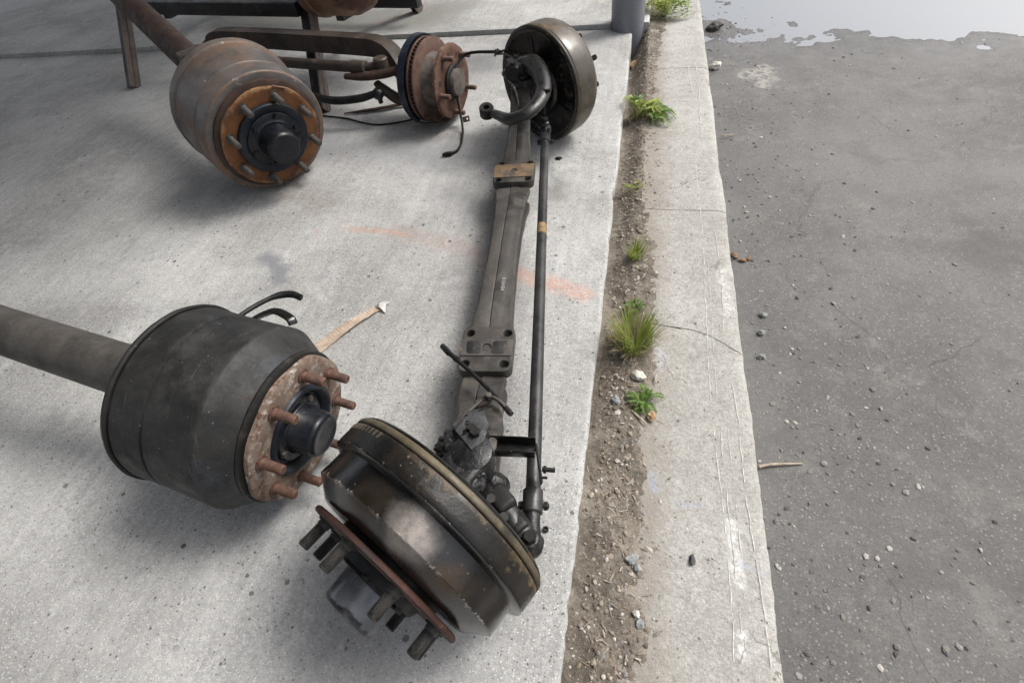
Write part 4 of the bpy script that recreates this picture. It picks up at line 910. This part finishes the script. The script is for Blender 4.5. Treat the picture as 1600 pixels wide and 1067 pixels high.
obj('disc_hat', xf(lathe_open([(-.105, .125), (-.095, .122), (-.05, .116), (-.018, .113), (-.017, .09)], 80, jitter=.0009), m), 'disc_hat', dd, 40)
hb = obj('wheel_flange', xf(flange_geo(-.018, 0, .163, .062, 10, .010, 0), m), 'rust', ax4, 40)
hm = mesh('flange_hole', *xf(lathe([(0, .013), (.0006, .013)], 18), Matrix())[:2], 'rust_dark', 40)
ring_of('flange_hole', hm, 10, .118, m, .0002, hb, 18)
ring_of('stud', STUD['stud'], 5, .134, m, 0, hb, 40)
obj('hub_ring', xf(lathe([(-.01, .078), (.012, .078), (.016, .074), (.017, .066), (.02, .06)], 64, .0005), m), 'black_dull', hb, 40)
obj('hub_cap', xf(lathe([(.015, .062), (.03, .061), (.036, .057, .4), (.038, .05, .3), (.038, 0)], 48), m), 'disc_hat', hb, 40)
# dust shield, wrapping the back of the disc
sh = []
for k in range(41):
    t = R(20+k*6.2); sh.append([m @ V((x, r*math.cos(t), r*math.sin(t))) for x, r in ((-.149, .1985), (-.180, .200), (-.192, .19), (-.194, .10), (-.188, .10), (-.186, .186), (-.178, .195), (-.149, .194))])
obj('dust_shield', loft(sh), 'shield', ax4, 40)
obj('lower_guard', xf(lathe_open([(-.10, .176), (-.02, .192), (-.02, .188), (-.10, .172), (-.10, .176)], 80, shape=lambda t, k: 1), m) if False else loft([[m @ V((x, r*math.cos(t), r*math.sin(t))) for x, r in ((-.10, .190), (-.045, .186), (-.045, .181), (-.10, .185))] for t in [R(215+6*i) for i in range(19)]]), 'rust_dark', ax4, 40)
# forged beam with its bent end, tie rod, arms
u4 = V((-a.x, -a.y, 0)); v4 = V((u4.y, -u4.x, 0))     # u4 runs left along the axle, v4 towards the back
def B(s, v, z): return V((c.x, c.y, 0))+u4*s+v4*v+V((0, 0, z))
def csec(p, t, up, wd, ht, th=.012):
    """C section open to the front"""
    q = up.cross(t).normalized()      # towards front/back
    P = [(-wd/2, ht/2), (wd/2, ht/2), (wd/2, -ht/2), (-wd/2, -ht/2), (-wd/2, -ht/2+th), (wd/2-th, -ht/2+th*1.4), (wd/2-th, ht/2-th*1.4), (-wd/2, ht/2-th)]
    return [p+q*x+up*y for x, y in P]
path = smoothpath([B(.26, .03, .16), B(.31, .05, .20), B(.38, .08, .262), B(.47, .10, .292), B(.60, .105, .297), B(.9, .11, .297), B(1.3, .11, .297), B(1.6, .105, .29), B(1.68, .09, .25), B(1.78, .05, .19)], 6)
sec = []
for i, p in enumerate(path):
    t = (path[min(i+1, len(path)-1)]-path[max(i-1, 0)]).normalized(); q = V((0, 0, 1)).cross(t).normalized(); up = t.cross(q)
    sec.append(csec(p, t, up, .07, .085))
bm4 = obj('axle_beam', loft(sec), 'chan', ax4, 40)
obj('kingpin_boss', join(cyl(B(.24, .01, .09), B(.24, .01, .30), .045, 28, .1), box(B(.21, .01, .19), (.11, .10, .16), m.to_3x3(), .016, 3)), 'chan', ax4, 40)
tr4 = obj('tie_rod', tube([B(.50, -.035, .243), B(.9, -.03, .238), B(1.5, -.03, .235)], .026, 20, 4), 'chan', ax4, 40)
obj('tie_rod_end', join(cyl(B(.47, -.035, .243), B(.56, -.035, .243), .032, 22, .1), tube([B(.50, -.035, .243), B(.44, -.02, .247), B(.405, -.005, .25)], [.022, .018, .02], 14, 4), xf(lathe([(-.036, .030), (-.03, .036), (.03, .036), (.036, .030)], 26), frame(B(.395, -.005, .25), (0, 0, 1), V((1, 0, 0))))), 'chan', tr4, 40)
obj('steering_arm', tube([B(.16, .03, .235), B(.26, -.005, .24), B(.36, -.04, .225), B(.47, -.065, .215), B(.585, -.075, .21)], [.026, .024, .028, .027, .018], 18, 6, .75), 'rust_dark', ax4, 50)
obj('lower_arm', tube([B(.20, -.03, .10), B(.29, -.06, .11), B(.37, -.06, .15), B(.42, -.05, .18)], [.045, .035, .03, .022], 18, 6, .7), 'chan', ax4, 50)
obj('rubber_pipe', tube([B(.40, -.115, .155), B(.48, -.15, .14), B(.62, -.185, .135), B(.82, -.16, .14)], [.017, .019, .02, .02], 16, 6), 'rubber', ax4, 50)
obj('ball_joint', join(lump(B(.385, -.10, .15), (.03, .03, .03), 4, .25), cyl(B(.36, -.13, .12), B(.36, -.13, .17), .012, 12)), 'grease', ax4, 50)
obj('ground_strip', tube([(-1.08, 2.63, .03), (-1.2, 2.62, .018), (-1.38, 2.565, .012), (-1.55, 2.53, .008)], [.018, .014, .016, .006], 10, 6, .45, True, .3), 'rust_dark', ax4, 50)
obj('cable', tube([(-1.06, 2.47, .012), (-1.19, 2.43, .005), (-1.30, 2.405, .005), (-1.40, 2.43, .005), (-1.52, 2.48, .005), (-1.66, 2.51, .005), (-1.85, 2.54, .005), (-2.1, 2.62, .005)], .0045, 8, 8), 'rubber', ax4, 50)

# ------------------------------------------------------------------ steel rack with rusty drum, behind left
rk = thing('steel_rack', (-2.3, 3.4, 0), 'dark and brown steel rack on flat legs behind the disc-brake axle', 'rack')
def angle_leg(p, q, name='leg', wide=.085):
    p, q = V(p), V(q); t = (q-p).normalized(); f = V((1, -.25, 0)); f = (f-t*f.dot(t)).normalized(); k = t.cross(f)
    l = obj(name, bar(p, q, wide, .010, k, .002), 'steel_dark', rk, 30)
    obj('leg_flange', bar(p+f*0+k*0+V((0, 0, 0))+f.cross(t)*0+f*(wide*.5-.005)-k*.0, q+f*(wide*.5-.005), .010, .075, k, .002), 'steel_brown', l, 30)
    return l
angle_leg((-1.700, 2.55, 0), (-1.99, 3.38, .62)); angle_leg((-3.3, 2.95, 0), (-3.4, 3.5, .62)); angle_leg((-1.62, 4.08, .028), (-1.70, 3.86, .34)); angle_leg((-3.3, 4.45, .028), (-3.3, 4.2, .34))
for p, q in (((-3.7, 3.78, .30), (-1.30, 3.33, .30)), ((-3.7, 4.28, .30), (-1.45, 3.85, .30)), ((-1.86, 3.36, .24), (-1.72, 3.90, .24)), ((-3.35, 3.62, .24), (-3.3, 4.25, .24)), ((-3.37, 3.30, .38), (-1.90, 3.02, .38))):
    obj('rail', bar(p, q, .06, .07, V((0, 0, 1)), .004), 'steel_dark', rk, 30)
rd = thing('brake_drum', (-1.62, 3.36, .335), 'large rusty brown brake drum resting on the steel rack at the top edge', 'brake drum')
m = frame((-1.47, 3.10, .535), axis(-8, 0))
o = obj('drum_shell', xf(lathe([(-.36, .05), (-.36, .225), (-.352, .232), (-.30, .234), (-.294, .226), (-.10, .224), (-.03, .20, .4), (.0, .17, .5), (.01, .12), (.012, .05)], 96, .001), m), 'rusty_drum', rd, 40)
obj('hub_nose', xf(lathe([(0, .15), (.03, .150), (.035, .13), (.12, .125), (.19, .122), (.197, .115), (.198, .05), (.198, 0)], 64, .001), m), 'rusty_drum', o, 40)
#@@THINGS_END
# ------------------------------------------------------------------ small things on the slab
cs = thing('cardboard_strip', (-.87, 1.02, 0), 'torn strip of brown corrugated cardboard on the slab beside the charcoal drum', 'cardboard')
p0, p1 = V((-.945, .905, .004)), V((-.808, 1.112, .004)); t = (p1-p0).normalized(); q = V((-t.y, t.x, 0)); vs, fs = [], []
NS = 90
for i in range(NS+1):
    f = i/NS; p = p0.lerp(p1, f); hw = .025*(1-.45*f)+.002*fbm(f*9, 1, 50); rip = .0010*math.sin(f*150+3*fbm(f*6, 2, 51))*(.4+fbm(f*8, 1, 52))+.006*max(0, math.sin(f*3.0-.2))**2
    for k, sd_ in enumerate((-1, -.4, .4, 1)): vs.append(p+q*hw*sd_+q*.004*math.sin(f*4)+V((0, 0, rip+.0025)))
    for k, sd_ in enumerate((1, .4, -.4, -1)): vs.append(p+q*hw*sd_+q*.004*math.sin(f*4)+V((0, 0, rip-.001)))
fs = [(i*8+k, i*8+(k+1) % 8, (i+1)*8+(k+1) % 8, (i+1)*8+k) for i in range(NS) for k in range(8)]+[tuple(range(8)), tuple(NS*8+k for k in range(8))]
obj('corrugated_sheet', (vs, fs), 'card', cs, 30)
def scrap(name, pts, label, cat, mat, th=.0012):
    o = thing(name, (pts[0][0], pts[0][1], 0), label, cat); n = len(pts)
    vs = [V(p) for p in pts]+[V(p)-V((0, 0, th)) for p in pts]
    obj('sheet', (vs, [tuple(range(n)), tuple(range(2*n-1, n-1, -1))]+[(i, (i+1) % n, n+(i+1) % n, n+i) for i in range(n)]), mat, o, 0)
    return o
scrap('paper_scrap', [(-.822, 1.110, .005), (-.800, 1.118, .022), (-.768, 1.140, .010), (-.778, 1.120, .014), (-.772, 1.088, .004), (-.795, 1.102, .018)], 'crumpled white paper scrap at the end of the cardboard strip', 'paper', 'foil')
nt = thing('hex_nut', (-.127, .444, 0), 'small black nut lying on the slab beside the tie rod end', 'nut')
obj('nut_body', xf(lathe_open([(0, .004), (0, .0075), (.007, .0075), (.007, .004), (0, .004)], 6), frame((-.127, .444, .0005), (0, 0, 1), V((1, 0, 0)))), 'black_dull', nt, 20)
for i, (x, y, r_, lb) in enumerate([(-.314, 2.085, .014, 'round black grease lump on the slab beside the far tie rod end'), (-.47, 2.10, .007, 'tiny black grease blob on the slab left of the beam')]):
    o = thing('grease_blob', (x, y, 0), lb, 'grease blob'); obj('blob', lump((x, y, .0015), (r_, r_*.9, .004), 20+i, .4, 3), 'grease', o, 60)

# ------------------------------------------------------------------ stones one can pick out
def stone(x, y, z, s, mat, label, name='stone', seed=1, cat='stone'):
    o = obj(name, lump((0, 0, 0), s, seed, .55, 3, 1.5), mat, None, 35)
    o.location = (x, y, z); o.rotation_euler = (rng.uniform(-.3, .3), rng.uniform(-.3, .3), rng.uniform(0, 6))
    return tag(o, label, cat)
stone(.068, .918, .004, (.019, .016, .013), 'rock_w', 'knobbly pale stone below the big grass tuft', seed=3)
stone(.106, .787, .004, (.011, .014, .008), 'rock_o', 'cream yellow stone at the kerb below the low leafy weed', seed=4)
stone(.071, .409, .0, (.014, .011, .008), 'rock_g', 'grey angular stone in the dirt, lower right', seed=5)
stone(.084, .392, .0, (.008, .007, .005), 'rock_g', 'smaller grey stone touching the grey angular stone', seed=6)
stone(.092, .283, .0, (.010, .008, .006), 'rock_g', 'blue-grey stone in the dirt near the bottom edge', seed=7)
stone(.084, .300, .0, (.008, .007, .006), 'rock_w', 'pale cream stone beside the blue-grey one near the bottom', seed=8)
stone(-.012, 3.40, -.13, (.05, .032, .03), 'rock_o', 'ochre stone at the foot of the grey pole', seed=9)
stone(.424, 3.26, AZ+.012, (.030, .026, .022), 'rock_w', 'round pale stone on the road against the kerb', seed=10)
stone(.452, 3.87, AZ+.012, (.045, .034, .026), 'rock_d', 'dark stone on the road near the puddle edge', seed=11)
for x, y, sz, lb in ((.402, 1.60, (.017, .009, .006), 'largest tan brick fragment beside the kerb'), (.425, 1.575, (.014, .008, .005), 'middle tan brick fragment beside the kerb'), (.448, 1.585, (.008, .007, .004), 'outer small tan brick fragment on the road')):
    stone(x, y, AZ-.001+.004, sz, 'brick', lb, 'brick_fragment', seed=int(x*1000), cat='brick fragment')
stone(.012, .83, -.008, (.017, .011, .006), 'rock_g', 'flat grey stone in the dirt left of the low leafy weed', seed=21)
stone(.018, .795, -.008, (.010, .008, .006), 'rock_w', 'small pale stone just below the flat grey stone', seed=22)
stone(.000, 1.02, -.018, (.016, .012, .008), 'wood', 'brown clod of dirt left of the big grass tuft', 'dirt_clod', 23, 'dirt clod')
stone(-.022, 1.075, -.02, (.010, .008, .007), 'rock_o', 'yellow stone at the slab edge beside the big grass tuft', seed=24)
stone(.466, 1.30, AZ+.004, (.012, .009, .008), 'rock_g', 'grey pebble on the road, uppermost of a loose cluster', seed=25)
stone(.450, 1.22, AZ+.004, (.010, .009, .007), 'rock_g', 'grey pebble on the road in the middle of a loose cluster', seed=26)
stone(.440, 1.12, AZ+.004, (.011, .008, .007), 'rock_g', 'grey pebble on the road, lowest of a loose cluster', seed=27)
stone(.20, .43, KZ+.004, (.012, .006, .005), 'rock_d', 'dark sliver of stone lying on the kerb top', seed=28)

# ------------------------------------------------------------------ twigs
def twig(pts, r_, label):
    o = thing('twig', pts[0], label, 'twig'); obj('stick', tube(pts, [r_, r_*.9, r_*.5], 7, 5, 1, True, .3), 'wood', o, 40)
twig([(.392, .735, AZ+.006), (.42, .745, AZ+.007), (.50, .76, AZ+.006)], .0042, 'pale straight twig on the road at the kerb')
twig([(.035, 1.40, -.015), (.045, 1.375, -.012), (.052, 1.345, -.012)], .0026, 'pale stalk below the small grass tuft')
twig([(.118, .93, .0), (.114, .918, .002), (.116, .900, .001)], .003, 'short white stick beside the knobbly pale stone')
twig([(.055, .80, .0), (.075, .78, .003), (.095, .762, .002)], .0032, 'pale split stick in front of the low leafy weed')
twig([(.41, 2.47, AZ+.008), (.44, 2.475, AZ+.009), (.47, 2.49, AZ+.007)], .004, 'short twig on the road beside the kerb, far end')
twig([(.02, .96, -.01), (.03, .985, .002), (.04, 1.005, .01)], .0018, 'thin dry stalk leaning left of the knobbly stone')

# ------------------------------------------------------------------ weeds
def blades(x, y, z, n, hmin, hmax, spread, lean, seed, width=.0026, droop=.5):
    r = random.Random(seed); vs, fs = [], []
    for _ in range(n):
        a = r.uniform(0, 6.283); d = spread*math.sqrt(r.random()); L = r.uniform(hmin, hmax); out = V((math.cos(a), math.sin(a), 0))*r.uniform(.1, .75)+V(lean)
        p = V((x+d*math.cos(a), y+d*math.sin(a)*1.2, z-.004)); dirv = (V((0, 0, 1))+out*.6).normalized(); w_ = width*r.uniform(.6, 1.2)
        sidev = dirv.cross(V((math.cos(a+1.57+r.uniform(-.6, .6)), math.sin(a+1.57), .01))).normalized(); sidev = sidev.cross(dirv).normalized()
        b0 = len(vs); ns = 5
        for k in range(ns+1):
            f = k/ns; ww = w_*(1-f**1.6)*.5+.00015
            vs += [p-sidev*ww, p+sidev*ww]
            dirv = (dirv+out*droop*.22-V((0, 0, droop*.22*f))).normalized(); p = p+dirv*L/ns
        fs += [(b0+2*k, b0+2*k+1, b0+2*k+3, b0+2*k+2) for k in range(ns)]
    return vs, fs
def tuft(x, y, label, n, hmin, hmax, spread, lean, seed, dry=.25):
    z = dirt_z(x, y); o = thing('grass_tuft', (x, y, z), label, 'grass tuft')
    tag(obj('green_blades', blades(x, y, z, n, hmin, hmax, spread, lean, seed), 'grass', o, 0), kind='stuff')
    tag(obj('dry_blades', blades(x, y, z, int(n*dry), hmin*.6, hmax*.8, spread*1.3, lean, seed+1, .002, .9), 'straw', o, 0), kind='stuff')
tuft(.040, 1.455, 'small green grass tuft in the soil strip, upper of the two tufts', 110, .03, .08, .026, (.15, -.1, 0), 3)
tuft(.052, 1.045, 'big green grass tuft in the soil strip beside the cracked kerb', 300, .05, .13, .044, (.0, -.05, 0), 4, .9)
def frond(base, az, L, pairs, lw, rise, mat, seed, parent, curl=.5):
    r = random.Random(seed); vs, fs = [], []; d = V((math.cos(az), math.sin(az), 0)); s = V((-d.y, d.x, 0)); P = []
    for k in range(pairs*2+1):
        f = k/(pairs*2); P.append(V(base)+d*L*f+V((0, 0, rise*math.sin(f*2.4)-curl*rise*f*f)))
    for k in range(len(P)-1):     # stalk
        b = len(vs); w_ = .0011*(1-.7*k/len(P)); vs += [P[k]-s*w_, P[k]+s*w_, P[k+1]+s*w_*.8, P[k+1]-s*w_*.8]; fs.append((b, b+1, b+2, b+3))
    for k in range(1, len(P)):
        f = k/(len(P)-1); ll = lw*(.55+.6*math.sin(min(1, f*1.05)*2.6))*r.uniform(.8, 1.15)
        for sg in (-1, 1):
            dr = (s*sg+d*.55+V((0, 0, r.uniform(-.1, .35)))).normalized(); b = len(vs); c = P[k]; wv = d*ll*.2; up = V((0, 0, ll*.10))
            vs += [c, c+dr*ll*.45+wv+up, c+dr*ll, c+dr*ll*.45-wv+up, c+dr*ll*.5-up*.3]
            fs += [(b, b+1, b+4), (b+1, b+2, b+4), (b+2, b+3, b+4), (b+3, b, b+4)]
    obj('leaf', (vs, fs), mat, parent, 0)
def weed(name, x, y, label, n, L, pairs, lw, rise, mat, seed, az0=0, az1=6.283, z=None):
    r = random.Random(seed); z = dirt_z(x, y) if z is None else z; o = thing(name, (x, y, z), label, 'weed')
    for k in range(n):
        az = az0+(az1-az0)*(k+r.uniform(-.3, .3))/n
        az += r.uniform(-.5, .5); frond((x+r.uniform(-.2, .2)*L, y+r.uniform(-.2, .2)*L, z), az, L*r.uniform(.5, 1.15), pairs, lw, rise*r.uniform(.6, 1.3), mat if r.random() < .8 else 'leaf', seed*50+k, o)
    tag(obj('dry_stems', blades(x, y, z, 14+n, L*.5, L*1.1, L*.45, (0, 0, 0), seed+90, .0018, .8), 'straw', o, 0), kind='stuff')
weed('leafy_weed', .082, .832, 'low dark green feathery weed in front of the knobbly pale stone', 15, .05, 7, .011, .018, 'leaf', 5)
weed('leafy_weed', .012, 2.50, 'bright green fern-like weed between slab and kerb, beyond the drum', 17, .12, 9, .022, .09, 'leaf_y', 6, -.9, 2.6)
weed('leafy_weed', .075, 2.46, 'blue-green spreading weed beside the bright fern-like weed', 12, .10, 8, .020, .05, 'leaf', 8, -1.2, 1.4)
weed('leafy_weed', .150, 3.83, 'yellow-green bushy weed beside the grey pole at the top', 16, .15, 7, .034, .12, 'leaf_y', 7)
weed('leafy_weed', .05, 1.185, 'small grey-green weed just behind the big grass tuft', 8, .045, 6, .012, .03, 'leaf', 9)
weed('leafy_weed', .02, 1.88, 'sparse yellowish sprig in the middle of the soil strip', 5, .045, 4, .010, .02, 'leaf_y', 10)

# ------------------------------------------------------------------ loose gravel, chips and dust (beyond counting)
def pebbles(n, pick, smin, smax, seed, flat=.65):
    r = random.Random(seed); vs, fs = [], []
    bm = bmesh.new(); bmesh.ops.create_icosphere(bm, subdivisions=1, radius=1); V0 = [v.co.copy() for v in bm.verts]; F0 = [tuple(v.index for v in f.verts) for f in bm.faces]; bm.free()
    for _ in range(n):
        x, y, z = pick(r); s = smin*(smax/smin)**(r.random()**2.2); sx, sy, sz = s*r.uniform(.6, 1.3), s*r.uniform(.6, 1.3), s*r.uniform(.4, 1)*flat; a = r.uniform(0, 6.28); ca, sa_ = math.cos(a), math.sin(a)
        b = len(vs)
        for v in V0:
            k = r.uniform(.72, 1.2); px, py, pz = v.x*sx*k, v.y*sy*k, v.z*sz*k
            vs.append((x+px*ca-py*sa_, y+px*sa_+py*ca, z+pz+sz*.25))
        fs += [tuple(i+b for i in f) for f in F0]
    return vs, fs
def on_soil(r):
    y = -.25+4.3*r.random()**1.7; x = r.gauss(.03, .045)
    while not -.05 < x < .16: x = r.gauss(.03, .045)
    return x, y, max(dirt_z(x, y), KZ-.001 if x > KX0 else -1)
tag(obj('soil_gravel', pebbles(6500, on_soil, .0011, .0075, 1), 'gravel_dirt', None, 0), 'loose gravel and crumbs of earth scattered along the soil strip', 'gravel', None, 'stuff')
def on_kerb(r):
    y = -.25+4.3*r.random()**1.7; x = KX0+.03+abs(r.gauss(0, .10))
    while x > KX1-.02: x = KX0+.03+abs(r.gauss(0, .10))
    return x, y, KZ
tag(obj('kerb_grit', pebbles(700, on_kerb, .0009, .0032, 2), 'gravel_dirt', None, 0), 'fine grit and soil crumbs lying on the kerb top', 'grit', None, 'stuff')
def on_road(r):
    x = .37+abs(r.gauss(0, .28)) if r.random() < .7 else r.uniform(.37, 2.2); y = -.1+5*r.random()**1.6
    return x, y, road_z(x, y)
tag(obj('road_gravel', pebbles(4200, on_road, .0012, .0085, 3), 'gravel_road', None, 0), 'loose grey gravel scattered over the asphalt road', 'gravel', None, 'stuff')
def on_slab(r):
    if r.random() < .35:
        y = -.2+3.7*r.random()**1.5; return slab_edge(y)-.003-abs(r.gauss(0, .03)), y, 0
    return r.uniform(-2.2, -.06), -.1+3.6*r.random()**1.4, 0
tag(obj('slab_grit', pebbles(520, on_slab, .0008, .0032, 4), 'gravel_dirt', None, 0), 'fine dark grit and crumbs lying on the concrete slab', 'grit', None, 'stuff')
def chips(n, seed):
    r = random.Random(seed); vs, fs = [], []
    for _ in range(n):
        x, y, z = on_soil(r); L = r.uniform(.004, .02); w_ = r.uniform(.0005, .0018); a = r.uniform(0, 6.28); t = V((math.cos(a), math.sin(a), r.uniform(-.15, .3))); s = V((-t.y, t.x, 0)); p = V((x, y, z+.002)); u = V((0, 0, .0012)); b = len(vs)
        q = p+t*L+s*r.uniform(-.003, .003)
        vs += [p-s*w_, p+s*w_, q+s*w_*.7, q-s*w_*.7]; vs += [v-u for v in vs[b:b+4]]
        fs += [(b, b+1, b+2, b+3), (b+7, b+6, b+5, b+4), (b, b+4, b+5, b+1), (b+1, b+5, b+6, b+2), (b+2, b+6, b+7, b+3), (b+3, b+7, b+4, b)]
    return vs, fs
tag(obj('wood_chips', chips(800, 6), 'chip', None, 0), 'dry wood chips and straw littering the soil strip', 'wood chips', None, 'stuff')
